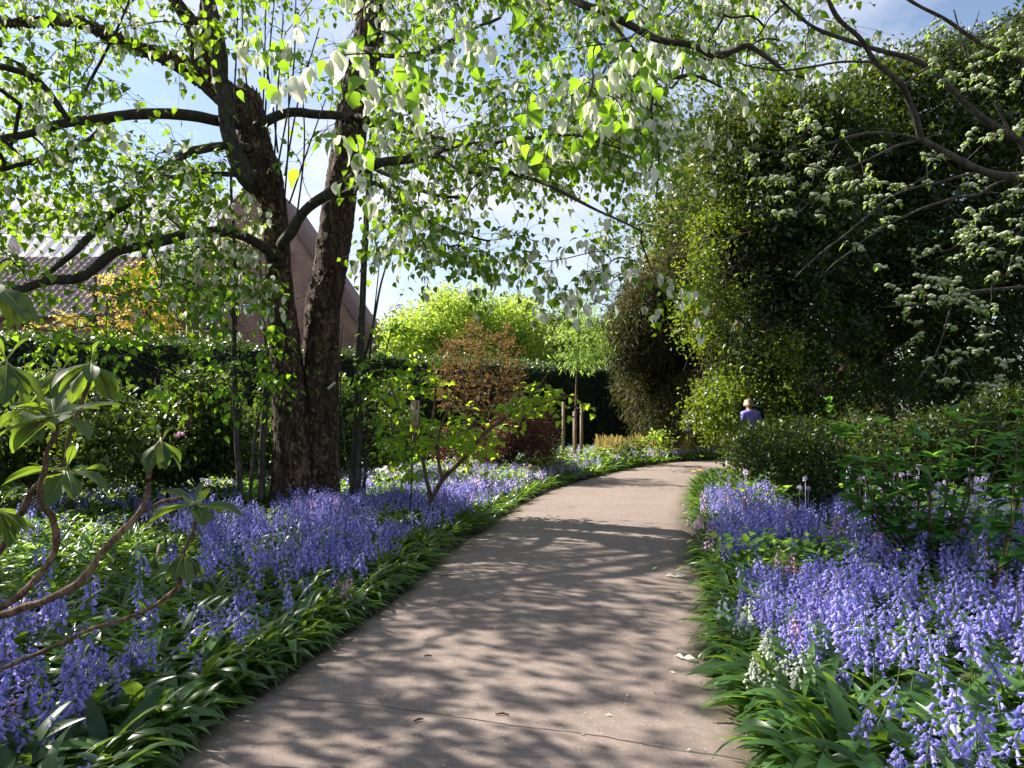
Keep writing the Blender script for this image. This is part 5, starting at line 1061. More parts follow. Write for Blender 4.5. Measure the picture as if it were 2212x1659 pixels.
stem_shrub('tall brown stemmed shrub with pointed leaves rising from the right bluebells', b1, [(1905, 915, 7.2, -.15), (1845, 930, 7.3, -.2), (1975, 930, 6.9, -.05), (2060, 890, 7.1, .05), (2120, 905, 6.9, .1), (2010, 990, 6.6, 0), (2170, 950, 7.2, .15), (2110, 1010, 6.8, .1), (1870, 1000, 6.9, -.2), (1930, 1000, 6.7, -.1), (1790, 870, 7.6, -.25), (1960, 1060, 6.6, -.1), (1900, 1040, 6.8, -.1), (2060, 960, 7.3, .1)], .18, 1)
b2 = G(2125, 1330)
stem_shrub('right hand leafy shrub with crooked brown stems at the edge of the photo', b2, [(2200, 900, 6.6, .1), (2260, 980, 6.4, .2), (2190, 1040, 6.2, .1), (2150, 1080, 6.4, 0), (2300, 1050, 6.6, .2), (2230, 860, 6.8, .1)], .17, 5)
# ------------------------------------------------------------------ bluebells
def bell(nside, rings):
    """hanging bell, mouth towards +y, length 1"""
    V = []; Fq = []
    for (t, r_) in rings:
        for j in range(nside):
            a = 2 * pi * j / nside; rr = r_
            if t == rings[-1][0]: rr = r_ * (1.0 if nside < 6 else (1.12 if j % 2 == 0 else 0.80))
            V.append((rr * cos(a), t - (0.0 if nside < 6 or t != rings[-1][0] or j % 2 == 0 else 0.16), rr * sin(a)))
    for i in range(len(rings) - 1):
        for j in range(nside): Fq.append((i * nside + j, i * nside + (j + 1) % nside, (i + 1) * nside + (j + 1) % nside, (i + 1) * nside + j))
    return np.array(V), [np.array(Fq)]
BELLN = bell(8, [(0, .06), (.12, .2), (.55, .23), (.82, .30), (1.0, .46)]); BELLM = bell(5, [(0, .1), (.5, .24), (1.0, .42)]); BELLF = bell(3, [(0, .2), (1.0, .45)])
BUD = bell(4, [(0, .1), (.5, .2), (1.0, .05)])
def make_spike(level, rng, h=0.42, nb=14, sl=0.17, bs=0.024):
    fl, stm = MB(), MB(); lean = rng.normal(size=2) * .02; k = 7 if level == 0 else 4; tt = np.linspace(0, 1, k)
    s = np.column_stack([lean[0] * tt ** 2 * 2 + .02 * rng.normal() * tt ** 3, h * tt, lean[1] * tt ** 2 * 2])       # y is up
    V, Fc = tubes(s, np.linspace(.0042, .0022, k)[None], 6 if level == 0 else 3, cap=False); stm.add(V, Fc)
    for j in range(nb):
        f_ = j / (nb - 1); y = h - sl + sl * (f_ ** .9) * 1.0; an = j * 2.3 + rng.uniform(-.5, .5); fi = y / h; c = np.array([np.interp(fi, tt, s[:, 0]), y, np.interp(fi, tt, s[:, 2])])
        out = np.array([cos(an), 0, sin(an)]); reach = .030 * (1 - .75 * f_) + .004; bsz = bs * (1.12 - .5 * f_) * rng.uniform(.85, 1.15)
        p0 = c + out * reach + np.array([0, .008 * (1 - f_), 0]); f = norm(out * (.45 + .3 * rng.random()) + np.array([0, -.9 + (1.2 * max(0, f_ - .72) / .28), 0]))
        tm = (BELLN, BELLM, BELLF)[level] if f_ < .86 else BUD
        scatter(fl, tm, p0[None], f[None], norm(rng.normal(size=(1, 3))), bsz, float(np.clip(.5 + rng.normal() * .22 - .5 * max(0, f_ - .75), 0, 1)), 1.15)
        if level == 0: V, Fc = tubes(np.array([[c, p0]]), np.full((1, 2), .0011), 3, cap=False); fl.add(V, Fc, .1)
    return stm, fl
class PF:   # frozen template
    def __init__(self, mb): self.V = np.concatenate(mb.V); self.A = np.concatenate(mb.A); self.F = [np.concatenate(L) for L in mb.Q.values()]
def scatter_plants(mb, tm, pos, lean, ang, sc):
    n = len(pos)
    if not n: return
    up = norm(np.column_stack([lean, np.ones(n)])); h = np.column_stack([np.cos(ang), np.sin(ang), np.zeros(n)]); s = norm(np.cross(up, h)); nn = np.cross(s, up)
    V = pos[:, None] + sc[:, None, None] * (tm.V[None, :, 0:1] * s[:, None] + tm.V[None, :, 1:2] * up[:, None] + tm.V[None, :, 2:3] * nn[:, None])
    k = len(tm.V); base = (np.arange(n) * k)[:, None, None]
    mb.add(V.reshape(-1, 3), [(base + f[None]).reshape(-1, f.shape[1]) for f in tm.F], np.clip(np.tile(tm.A, n) + np.repeat(R.normal(size=n) * .27, k), 0, 1))
rs = np.random.default_rng(11)
SP = {lv: [tuple(PF(m_) for m_ in make_spike(lv, rs, h=(.40, .44, .37, .46, .42, .35)[i % 6], nb=(12, 15, 10, 16, 11, 13)[i % 6] if lv < 2 else 9, sl=(.17, .19, .14, .21, .15, .18)[i % 6], bs=.034 if lv < 2 else .044)) for i in range(8)] for lv in (0, 1, 2)}
def bed_points(n, x0, x1, y0, y1, side, dmin, dmax=99, rng=R):
    out = []
    while sum(map(len, out)) < n:
        m_ = 4000; x = rng.uniform(x0, x1, m_); y = rng.uniform(y0, y1, m_); ok = ~in_path(x, y); x, y = x[ok], y[ok]
        dl_, lx, ly = edge_dist(x, y, LE[::3]); dr_, rx, ry = edge_dist(x, y, RE[::3]); isl = dl_ < dr_
        d = np.minimum(dl_, dr_); ok = (isl if side == 'L' else ~isl) & (d > dmin) & (d < dmax); out.append(np.column_stack([x, y, d])[ok])
    return np.vstack(out)[:n]
def in_view(p, mx=160):
    u, v = proj(np.column_stack([p[:, 0], p[:, 1], np.full(len(p), .3)])); return (u > -mx) & (u < 2212 + mx) & (v < 1659 + 260) & (p[:, 1] > 1)
def patch(x, y, f, s): return noise2(x * f, y * f, s)
obst = [(-3.27, 11.4, .55), (-2.9, 11.6, .55)]
def clear(p):
    ok = np.ones(len(p), bool)
    for (x, y, r_) in obst: ok &= np.hypot(p[:, 0] - x, p[:, 1] - y) > r_
    return ok
# right bed
pr_ = bed_points(11500, 1.0, 8.0, 2.6, 12.2, 'R', .13); pr_ = pr_[in_view(pr_)]
den = np.clip(.45 + .9 * patch(pr_[:, 0], pr_[:, 1], 1.6, 7), 0.05, 1); den *= np.clip((pr_[:, 2] - .10) / .22, .15, 1); den *= np.where(pr_[:, 1] < 4.35 + .35 * patch(pr_[:, 0], pr_[:, 1], 2, 9), .42, 1)
u_, v_ = proj(np.column_stack([pr_[:, 0], pr_[:, 1], np.full(len(pr_), .35)])); den *= np.where(((u_ - 1725) / 130) ** 2 + ((v_ - 1180) / 36) ** 2 < 1, .05, 1)
pr_ = pr_[R.random(len(pr_)) < den]; pr_ = pr_[:2300]
# left bed
pl_ = bed_points(24000, -9.5, 8, 3.0, 22.5, 'L', .18); pl_ = pl_[in_view(pl_) & clear(pl_)]
u_, v_ = proj(np.column_stack([pl_[:, 0], pl_[:, 1], np.full(len(pl_), .40)]))
den = np.clip(np.where(pl_[:, 1] > 12, .62, np.where(pl_[:, 1] < 7, .47, .46)) + .95 * patch(pl_[:, 0], pl_[:, 1], 1.3, 17), .04, 1) * np.clip((pl_[:, 2] - .15) / .35, .08, 1)
band = np.interp(u_, [-50, 300, 700, 1150, 1700], [1080, 1030, 1010, 965, 935]); den *= np.where(v_ > band, 1, .0)
gap = ((v_ > 1120) & (v_ < 1265) & (u_ < 440)); den *= np.where(gap, .10, 1)
den *= np.where((v_ > 1400) & (u_ > 230), .12, 1)
den *= np.clip(.25 + .75 * (pl_[:, 2] < np.interp(pl_[:, 1], [3, 6, 9, 14, 20], [3, 3.6, 3.2, 2.6, 2.6])), 0, 1)
pl_ = pl_[R.random(len(pl_)) < den]
extra = []
for (u, v, n_, ru, k_) in ((1650, 1392, 6, .16, 1), (1560, 1300, 7, .2, 1), (1625, 1345, 3, .12, 1), (1585, 1390, 6, .1, 1), (1505, 1105, 11, .2, 2), (1690, 1192, 8, .2, 2), (1740, 1200, 4, .12, 2), (750, 1245, 6, .14, 2), (1010, 1122, 5, .2, 2), (1500, 1150, 6, .15, 2), (430, 1048, 9, .3, 2), (715, 1075, 5, .2, 2), (870, 1000, 6, .3, 1)):
    z_ = .36; x_, s_ = ray(u, v); D_ = (z_ - EYE) / s_
    for _ in range(n_): extra.append((float(x_ * D_ + R.normal() * ru * .6), float(D_ + R.normal() * ru * .6), .5, 1.0 if u > 1300 else 0.0, k_))
fb = bed_points(1500, -1.5, 9, 13.5, 23.5, 'L', .35, 2.4); fb = fb[patch(fb[:, 0], fb[:, 1], 1.1, 29) > -.15]
extra += [(float(q_[0]), float(q_[1]), .5, 0.0, 3 if R.random() < .75 else 1) for q_ in fb]
extra = np.array(extra); extra = extra[~in_path(extra[:, 0], extra[:, 1])]
ek = np.r_[np.zeros(len(pr_) + len(pl_), int), extra[:, 4].astype(int)]
allp = np.vstack([np.column_stack([pr_, np.ones(len(pr_))]), np.column_stack([pl_, np.zeros(len(pl_))]), extra[:, :4]])
dist = np.hypot(allp[:, 0], allp[:, 1]); vis = in_view(allp, 20); uu_, vv_ = proj(np.column_stack([allp[:, 0], allp[:, 1], np.full(len(allp), .35)])); infr = (uu_ > 0) & (uu_ < 2212) & (vv_ < 1640)
order = np.argsort(np.where(infr, dist, 99 + dist)); allp = allp[order]; ek = ek[order]; dist = dist[order]; n = len(allp)
print('bluebells', n, len(pr_), len(pl_))
lean = R.normal(size=(n, 2)) * .125 + np.array([.03, -.02]); edge_near = allp[:, 2] < .6
ang = R.uniform(0, 6.28, n); sc = R.uniform(.68, 1.16, n) * np.where(edge_near, .85, 1.0) * np.where(allp[:, 3] > .5, 1.0, .95)
z0 = 0.0
pos3 = np.column_stack([allp[:, 0], allp[:, 1], np.full(n, z0)])
# colours: white and pink sorts near the path edge on the right and in loose groups
u_, v_ = proj(np.column_stack([allp[:, 0], allp[:, 1], np.full(n, .35)]))
kind = np.zeros(n, int)
wh = (((u_ - 1640) / 48) ** 2 + ((v_ - 1385) / 60) ** 2 < 1) | (((u_ - 1560) / 40) ** 2 + ((v_ - 1290) / 60) ** 2 < 1); kind[wh & (R.random(n) < .25)] = 1
pk_ = (((u_ - 1505) / 35) ** 2 + ((v_ - 1110) / 50) ** 2 < 1) | (((u_ - 1690) / 40) ** 2 + ((v_ - 1190) / 25) ** 2 < 1) | (((u_ - 750) / 26) ** 2 + ((v_ - 1245) / 40) ** 2 < 1) | (((u_ - 1010) / 30) ** 2 + ((v_ - 1125) / 20) ** 2 < 1); kind[pk_ & (R.random(n) < .6)] = 2
kind[(kind == 0) & (allp[:, 1] > 12.5) & (R.random(n) < .6)] = 3
kind[(kind == 0) & (R.random(n) < .015)] = 2; kind[ek > 0] = ek[ek > 0]
kmat = ['blue', 'white', 'pink', 'lilac']; knm = ['bluebell', 'white_bluebell', 'pink_bluebell', 'lilac_bluebell']
# 300 nearest as things of their own
nvar = 8; sm = []; fm = {}
def freeze_mesh(name, pf, mat):
    mb_ = MB(); V = pf.V[:, [0, 2, 1]].copy(); V[:, 1] *= -1; mb_.add(V, pf.F, pf.A); o_ = mb_.build(name, mat); me = o_.data; bpy.data.objects.remove(o_); return me
for i in range(nvar):
    sm.append(freeze_mesh('stem', SP[0][i][0], M['stem']))
    for k in range(3): fm[(i, k)] = freeze_mesh('flower_spike', SP[0][i][1], M[kmat[k]])
def zone(k, u, v, side):
    col_ = ['violet blue bluebell', 'white bluebell', 'pink bluebell'][k]
    if side > .5:
        return f'{col_} spike ' + ('among broad leaves at the bottom right' if v > 1480 else 'on the path side of the right bed' if u < 1740 else 'in the dense middle of the right bed' if u < 1990 else 'at the far right of the right bed')
    return f'{col_} spike ' + ('in the bottom left corner clump' if u < 130 else ('in the lowest front row of the left bed' if v > 1420 else 'left of centre in the left bed' if u < 330 else 'right of centre in the left bed') if v > 1270 else 'on the path side of the left bed')
NI = 300; root0 = None
for i in range(min(NI, n)):
    k = int(kind[i]) % 3; var = int(R.integers(0, nvar))
    r_ = bpy.data.objects.new(knm[k], None); COL.objects.link(r_); r_.empty_display_size = .05; r_.location = pos3[i]; r_.rotation_euler = (float(-lean[i, 1]), float(lean[i, 0]), float(ang[i])); r_.scale = (float(sc[i]),) * 3
    a_ = bpy.data.objects.new('stem', sm[var]); b_ = bpy.data.objects.new('flower_spike', fm[(var, k)])
    for c_ in (a_, b_): COL.objects.link(c_); c_.parent = r_
    lab = zone(k, u_[i], v_[i], allp[i, 3]); grp = lab.replace('bluebell spike', 'bluebells'); tall = 'tall' if sc[i] > 1.0 else 'short' if sc[i] < .86 else 'middling'; ln_ = 'leaning left' if lean[i, 0] < -.06 else 'leaning right' if lean[i, 0] > .12 else 'leaning back' if lean[i, 1] > .07 else 'leaning forward' if lean[i, 1] < -.11 else 'upright'
    pl_c = lab.split(' spike ')[1]; tag(r_, f"{tall} {lab.split(' spike ')[0]} {ln_} {pl_c}", 'bluebell', grp)
mbs = {k: MB() for k in range(4)}; mst = MB()
for i0 in range(nvar):
    for lv in (0, 1, 2):
        sel = np.zeros(n, bool); sel[NI:] = True; sel &= (R.integers(0, nvar, n) == i0) if False else (np.arange(n) % nvar == i0)
        sel &= (dist < 7.0) if lv == 0 else ((dist >= 7) & (dist < 12.5)) if lv == 1 else (dist >= 12.5)
        for k in range(4):
            s_ = sel & (kind == k); scatter_plants(mbs[k], SP[lv][i0][1], pos3[s_], lean[s_], ang[s_], sc[s_])
        scatter_plants(mst, SP[lv][i0][0], pos3[sel], lean[sel], ang[sel], sc[sel])
car = empty('bluebell_carpet', label='mass of violet, white and pink bluebells carpeting both beds'); car['kind'] = 'stuff'
for k, nm in ((0, 'violet_flowers'), (1, 'white_flowers'), (2, 'pink_flowers'), (3, 'lilac_flowers')): mbs[k].build(nm, M[kmat[k]], car)
mst.build('flower_stems', M['stem'], car)

# ------------------------------------------------------------------ strap leaves
def strap(th0, kap, nseg, wdt=.036, cols=1, twist=0.0):
    V = []; y = z = 0.0; th = th0; ds = 1 / nseg; pts = [(0, 0)]
    for i in range(nseg):
        th = th0 - kap * ((i + .5) / nseg); y += ds * cos(th); z += ds * sin(th); pts.append((y, z))
    zmin = min(p[1] for p in pts)
    for i, (y, z) in enumerate(pts):
        t = i / nseg; w_ = 1.65 * wdt * (0.55 + .45 * sin(pi * min(1, t * 1.15 + .1))) * (1 if t < .8 else max(.03, (1 - t) / .2 * .95 + .05))
        for c_ in ((-1, 0, 1)): V.append((c_ * w_ + twist * t * t, y, max(z, .004) + abs(c_) * w_ * .45))
    Fq = [(i * 3 + j, i * 3 + j + 1, (i + 1) * 3 + j + 1, (i + 1) * 3 + j) for i in range(nseg) for j in range(2)]
    return np.array(V), [np.array(Fq)]
STN = [strap(t0, k_, 10, w_, twist=tw_) for t0, k_, w_, tw_ in ((1.35, 1.9, .034, .05), (1.2, 2.1, .03, -.08), (1.0, 1.5, .036, .1), (1.4, 1.2, .032, 0), (.8, 1.3, .034, -.1), (1.3, 2.6, .03, .12), (.6, .9, .036, 0), (1.1, 1.7, .04, .05))]
STF = [strap(t0, k_, 4, w_) for t0, k_, w_ in ((1.35, 1.9, .04), (1.2, 2.1, .035), (1.0, 1.5, .042), (1.4, 1.2, .036), (.8, 1.3, .04), (1.3, 2.6, .036))]
def lay_straps(q, pts, dirs_bias, per, tm, L0, L1, z=0.0, vbias=0.0):
    n = len(pts) * per; P0 = np.repeat(np.column_stack([pts[:, :2], np.full(len(pts), z)]), per, 0); an = R.uniform(0, 6.28, n); f = np.column_stack([np.cos(an), np.sin(an), np.zeros(n)])
    b = np.repeat(dirs_bias, per, 0); f = norm(f + np.column_stack([b, np.zeros(n)])); P0[:, :2] += R.normal(size=(n, 2)) * .025
    kk = R.integers(0, len(tm), n); L = R.uniform(L0, L1, n)
    up = norm(np.array([0, 0, 1.]) + np.cross(f, np.array([0, 0, 1.])) * R.normal(size=(n, 1)) * .22)
    v = np.clip(.42 + .30 * R.normal(size=n) + .2 * noise2(P0[:, 0] * 1.5, P0[:, 1] * 1.5, 33) + vbias, 0, 1)
    for k in range(len(tm)):
        s_ = kk == k; scatter(q, tm[k], P0[s_], f[s_], up[s_], L[s_], v[s_], R.uniform(.7, 1.25, s_.sum()) * np.interp(P0[s_, 1], [4.3, 5.2], [1.45, 1.0]))
def bias_of(p, side, amt):
    E = LE if side == 'L' else RE; d, bx, by = edge_dist(p[:, 0], p[:, 1], E[::2]); v = norm(np.column_stack([bx - p[:, 0], by - p[:, 1]])); return v * (amt * np.exp(-d / .45))[:, None]
q = MB()
for side, x0, x1 in (('L', -6.5, 2), ('R', .8, 6)):
    a = bed_points(2100, x0, x1, 2.5, 8.0, side, .10); a = a[in_view(a, 350)]; a = a[patch(a[:, 0], a[:, 1], 4.5, 60) > -.42]; lay_straps(q, a, bias_of(a, side, 1.0) * (1 + .9 * patch(a[:, 0], a[:, 1], 3, 3))[:, None] + .35 * np.column_stack([patch(a[:, 0], a[:, 1], 2, 4), patch(a[:, 0], a[:, 1], 2, 5)]), 8, STN, .22, .50, vbias=.2 if side == 'R' else .02)  # near right straps shifted lighter: sunlight put into their leaf colour
    a = bed_points(420, x0, x1, 2.5, 8.0, side, .05, .25); a = a[in_view(a, 350)]; lay_straps(q, a, bias_of(a, side, 1.4), 6, STN, .14, .30)
for side, x0, x1, n_ in (('L', -10, 7, 5200), ('R', 1, 8, 2200)):
    a = bed_points(n_, x0, x1, 8.0, 17.0, side, .10); a = a[in_view(a, 100) & clear(a)]; lay_straps(q, a, bias_of(a, side, 1.6), 6, STF, .22, .40)
a = bed_points(1700, -2, 16, 17, 30, 'L', .1, 3.0); a = a[in_view(a, 60)]; lay_straps(q, a, bias_of(a, 'L', 1.4), 6, STF, .3, .5, vbias=.2)
a = bed_points(900, 3, 14, 12, 24, 'R', .1, 2.0); a = a[in_view(a, 60)]; lay_straps(q, a, bias_of(a, 'R', 1.4), 6, STF, .25, .45)
o_ = q.build('bluebell_leaves', M['strap']); tag(o_, 'dense green strap leaves arching over both edges of the path', kind='stuff')
# broad light green leaves of the sunny far bed and between the flowers
q = MB()
def herb_layer(q, pts, z0, z1, size, per=5, tmpl=OVAL):
    n = len(pts) * per; p = np.repeat(np.column_stack([pts[:, :2], np.zeros(len(pts))]), per, 0); p += R.normal(size=(n, 3)) * np.array([.08, .08, 0]); p[:, 2] = R.uniform(z0, z1, n)
    scatter(q, tmpl, p, norm(rndn(n) * np.array([1, 1, .3]) + np.array([0, 0, .25])), norm(np.array([0, 0, 1.]) + rndn(n) * .5), size * R.uniform(.6, 1.3, n), np.clip(.5 + .25 * R.normal(size=n) + .2 * noise2(p[:, 0], p[:, 1], 5), 0, 1), 1.3)
a = bed_points(1900, -2, 16, 13, 26, 'L', .45, 3.2); a = a[in_view(a, 40)]; herb_layer(q, a, .05, .36, .12)
a = bed_points(700, -8, 0, 7, 11, 'L', .9, 6); a = a[patch(a[:, 0], a[:, 1], 1.2, 55) > .1]; herb_layer(q, a, .05, .22, .08)
a = bed_points(900, -6, 4, 11.5, 14, 'L', 1.2, 6); herb_layer(q, a, .05, .3, .1)
o_ = q.build('ground_cover', M['herb']); tag(o_, 'light green broad leaved ground cover between the flowers', kind='stuff')
def herb_clump(name, label, u, v, D_, w_, h, n, size, mat, tmpl=OVAL, group=None, flowers=None, fl_mat=None, nfl=0):
    e = empty(name, label=label, cat='plant', group=group); c = P(u, v, D_); c[2] = 0
    nb = 14; d = rndn(nb) * np.array([w_, w_ * .7, 0]); tips = c + d * R.random((nb, 1)) + np.array([0, 0, h]) * R.uniform(.6, 1, (nb, 1)); branch_fan(e, c, tips, .006, M['stem'], 'stems' if False else 'twig_sprays', .05, k=5, wig=.02)
    q = MB(); p = c + R.normal(size=(n, 3)) * np.array([w_ * .5, w_ * .4, 0]); p[:, 2] = h * (0.35 + .65 * R.random(n) ** .6); scatter(q, tmpl, p, norm(rndn(n) * np.array([1, 1, .4])), norm(np.array([0, 0, 1.]) + rndn(n) * .4), size * R.uniform(.6, 1.2, n), np.clip(.5 + .25 * R.normal(size=n), 0, 1), 1.5); q.build('foliage', M[mat], e)
    if nfl:
        q = MB()
        for k in range(nfl):
            t_ = c + np.array([R.normal() * w_ * .5, R.normal() * w_ * .4, h * R.uniform(.85, 1.25)]); m_ = 16; dd = rndn(m_); scatter(q, OVAL, t_ + dd * .012, norm(dd + np.array([0, 0, .6])), rndn(m_), .03, np.clip(R.normal(size=m_) * .2 + .55, 0, 1), 1.7)
            V, Fc = tubes(np.array([[(t_[0], t_[1], 0.1), tuple(t_)]]), np.full((1, 2), .003), 4); q.add(V, Fc, .1)
        q.build('flower_head', M[fl_mat], e)
    return e
herb_clump('green_leaved_plant', 'patch of lobed mid green leaves among the right bluebells', 1725, 1200, 6.75, .75, .46, 260, .085, 'herb', FOLD)
hon = [(1860, 1040, 9.4), (1915, 1050, 9.0), (1965, 1040, 9.2), (1990, 1068, 8.6), (2040, 1046, 9.0), (2085, 1058, 8.8), (2130, 1062, 8.6), (2185, 1050, 8.6), (2160, 1085, 8.0), (2205, 1120, 7.6), (1610, 1040, 10.0), (1690, 1052, 9.8)]
hl = ['just right of the white engraved label', 'second to the right of the white label', 'left of the tall brown stemmed shrub', 'at the left stems of the tall brown stemmed shrub', 'behind the stems of the tall brown stemmed shrub', 'right behind the tall brown stemmed shrub', 'between the two brown stemmed shrubs', 'behind the right hand leafy shrub', 'in front of the right hand leafy shrub', 'nearest the right edge of the photo', 'at the path end of the right bluebells', 'below the low dark shrub left of the label']
for i, (u, v, D_) in enumerate(hon): herb_clump('honesty_plant', 'pale lilac flowered plant ' + hl[i], u, v, D_, .28, max(.3, float(P(u, v, D_)[2]) - .0), 26, .09, 'herb', HEART, 'pale lilac flowered plants behind the right bluebells', None, 'lilac', 5)
gar = [(835, 975, 11.9), (850, 985, 11.6), (822, 990, 11.6), (870, 990, 11.5)]
for (u, v, D_) in gar: herb_clump('white_flowered_plant', {835: 'white flowered plant farthest back beside the slender stems', 850: 'white flowered plant between the slender stems and the sign', 822: 'white flowered plant touching the slender stems', 870: 'white flowered plant just left of the picture sign'}[u], u, v, D_, .15, .55, 20, .09, 'herb', OVAL, 'white flowered plants right of the twin trunks', None, 'white', 5)
for i, (u, D_, h, mt, lab) in enumerate(((1180, 17.5, .9, 'darkshrub', 'dark leafy perennial left of the staked tree'), (1205, 17, .6, 'lime', 'bright leafed perennial in front of the left stake'), (1300, 19, .55, 'lime', 'bright leafed perennial right of the stakes'), (1350, 20, .6, 'darkshrub', 'dull green perennial before the yew, left one'), (1380, 20.5, .7, 'darkshrub', 'dull green perennial before the yew, right one'), (1425, 20, .95, 'lime', 'yellow topped spurge standing before the yew'), (1150, 16, .5, 'herb', 'light green perennial at the foot of the maroon shrub'))):
    herb_clump('perennial_plant', lab, u, 940, D_, .4, h, 160, .11, mt, OVAL)
# ornamental reddish grass by the bend
q = MB(); a = bed_points(260, 2.5, 9, 20, 27, 'L', .6, 3.0); n = len(a) * 9; p = np.repeat(np.column_stack([a[:, :2], np.full(len(a), .05)]), 9, 0) + R.normal(size=(n, 3)) * np.array([.07, .07, 0]); scatter(q, NEEDLE, p, norm(np.array([0, 0, 1.]) + rndn(n) * .25), rndn(n), R.uniform(.35, .7, n), R.random(n), .5)
o_ = q.build('ornamental_grass', M['straw']); tag(o_, 'reddish gold grass blades at the back of the far bed', kind='stuff')
# welsh poppies at the edge of the right bed
for (u, v, D_, lab) in ((1497, 1020, 11.6, 'left yellow poppy nodding over the path beside the low dark shrub'), (1512, 1017, 11.7, 'right yellow poppy beside the low dark shrub')):
    e = empty('yellow_poppy', label=lab, cat='flower', group='yellow poppies at the right path edge'); t_ = P(u, v, D_); b = t_.copy(); b[0] += .25; b[2] = 0; s = smooth_line([b, b * .4 + t_ * .6 + np.array([.05, 0, .1]), t_], m=10)
    q = MB(); V, Fc = tubes(s, np.full((1, len(s)), .003), 5); q.add(V, Fc); q.build('stem', M['stem'], e)
    q = MB(); an = np.arange(4) * pi / 2; f = np.column_stack([np.cos(an), np.sin(an), np.full(4, .5)]); scatter(q, OVAL, np.repeat(t_[None], 4, 0), f, np.tile([0, 0, 1.], (4, 1)), .055, .6, 1.9); q.build('flower', M['yellow'], e)

# ------------------------------------------------------------------ labels, tags, litter
def slab(mb, c, w_, h, th_, tilt=0.0, lean=0.0, off=(0, 0)):
    """thin board: centre c, width along x tilted by tilt in the picture plane, leaning back by lean"""
    ax = np.array([cos(tilt), 0, sin(tilt)]); az = np.array([-sin(tilt) * cos(lean), sin(lean), cos(tilt) * cos(lean)]); ay = np.cross(az, ax)
    c = np.asarray(c, float) + ax * off[0] + az * off[1]; V = [c + ax * sx * w_ / 2 + az * sz * h / 2 + ay * sy * th_ / 2 for sy in (-1, 1) for sz in (-1, 1) for sx in (-1, 1)]
    mb.add(V, np.array([(0, 1, 3, 2), (5, 4, 6, 7), (0, 4, 5, 1), (2, 3, 7, 6), (0, 2, 6, 4), (1, 5, 7, 3)]))
    return ax, ay, az
M['sgnback'] = plainmat("faded tan panel", (0.42, 0.29, 0.22), 0.55, 0.12, 30); M['sgnpink'] = plainmat("faded pink print", (0.42, 0.17, 0.22), 0.6, 0.3, 60, c2=(0.30, 0.10, 0.12)); M['sgngreen'] = plainmat("faded green print", (0.22, 0.26, 0.14), 0.6, 0.3, 60); M['rust'] = plainmat("rusty stain", (0.20, 0.10, 0.05), 0.7, 0.3, 40)
D_ = 10.2; e = empty('plant_sign', label='faded pinkish picture board on a thin black post in the left bed', cat='sign'); c = P(896, 895, D_); W_, H_ = 18.6 * D_ / F, 60 * D_ / F
def part_slab(nm, mat, w_, h, th_, off, push, par=e, cc=None, tilt=-.035, lean=.0):
    q = MB(); slab(q, (c if cc is None else cc) + np.array([0, -push, 0]), w_, h, th_, tilt, lean, off); return q.build(nm, M[mat], par, smooth=False)
part_slab('frame', 'black', W_ * 1.14, H_ * 1.05, .012, (0, 0), 0); pb = part_slab('panel', 'sgnback', W_, H_, .004, (0, 0), .0085)
part_slab('print', 'sgngreen', W_ * .26, H_ * .36, .001, (W_ * .05, -.02 * H_), .0115, pb); part_slab('print', 'sgngreen', W_ * .12, H_ * .46, .001, (W_ * .02, 0), .0117, pb); part_slab('print', 'sgnpink', W_ * .78, H_ * .20, .001, (0, -.36 * H_), .0116, pb); part_slab('print', 'sgnpink', W_ * .5, H_ * .08, .001, (W_ * .1, -.24 * H_), .0118, pb)
part_slab('print', 'rust', W_ * .22, H_ * .3, .001, (W_ * .22, .32 * H_), .0116, pb)
for k, yy in enumerate((.43, .38, .33, .28)): part_slab('text_line', 'rust', W_ * (.42, .5, .46, .8)[k], H_ * .008, .001, (-W_ * (.18, .16, .16, 0)[k], H_ * yy), .0119, pb)
q = MB(); V, Fc = tubes(np.array([[(c[0] - .065, c[1] + .01, -.1), (c[0] - .02, c[1] + .01, c[2] - H_ * .5)]]), np.full((1, 2), .009), 8); q.add(V, Fc); q.build('post', M['black'], e)
# white label, right
D_ = 9.3; e = empty('plant_label', label='white engraved label on a stake before the low dark shrub on the right', cat='label', group='white plant labels'); c = P(1831.5, 1036, D_); W_, H_ = 8.4 * D_ / F, 49 * D_ / F
pn_ = part_slab('plate', 'labelw', W_, H_, .003, (0, 0), 0, e, tilt=-.075)
part_slab('slot', 'black', W_ * .22, H_ * .10, .001, (-W_ * .05, H_ * .44), .0025, pn_, tilt=-.075)
rr_ = np.random.default_rng(3)
for col_ in (-.2, .22):
    y_ = .26
    while y_ > -.44:
        l_ = rr_.uniform(.03, .13); part_slab('text_mark', 'ink', W_ * .12, H_ * l_, .001, (W_ * col_, H_ * (y_ - l_ / 2)), .0024, pn_, tilt=-.075); y_ -= l_ + .025
q = MB(); V, Fc = tubes(np.array([[(c[0] - .05, c[1] + .006, -.08), (c[0] - .01, c[1] + .006, c[2] - H_ * .4)]]), np.full((1, 2), .003), 6); q.add(V, Fc); q.build('stake', M['black'], e)
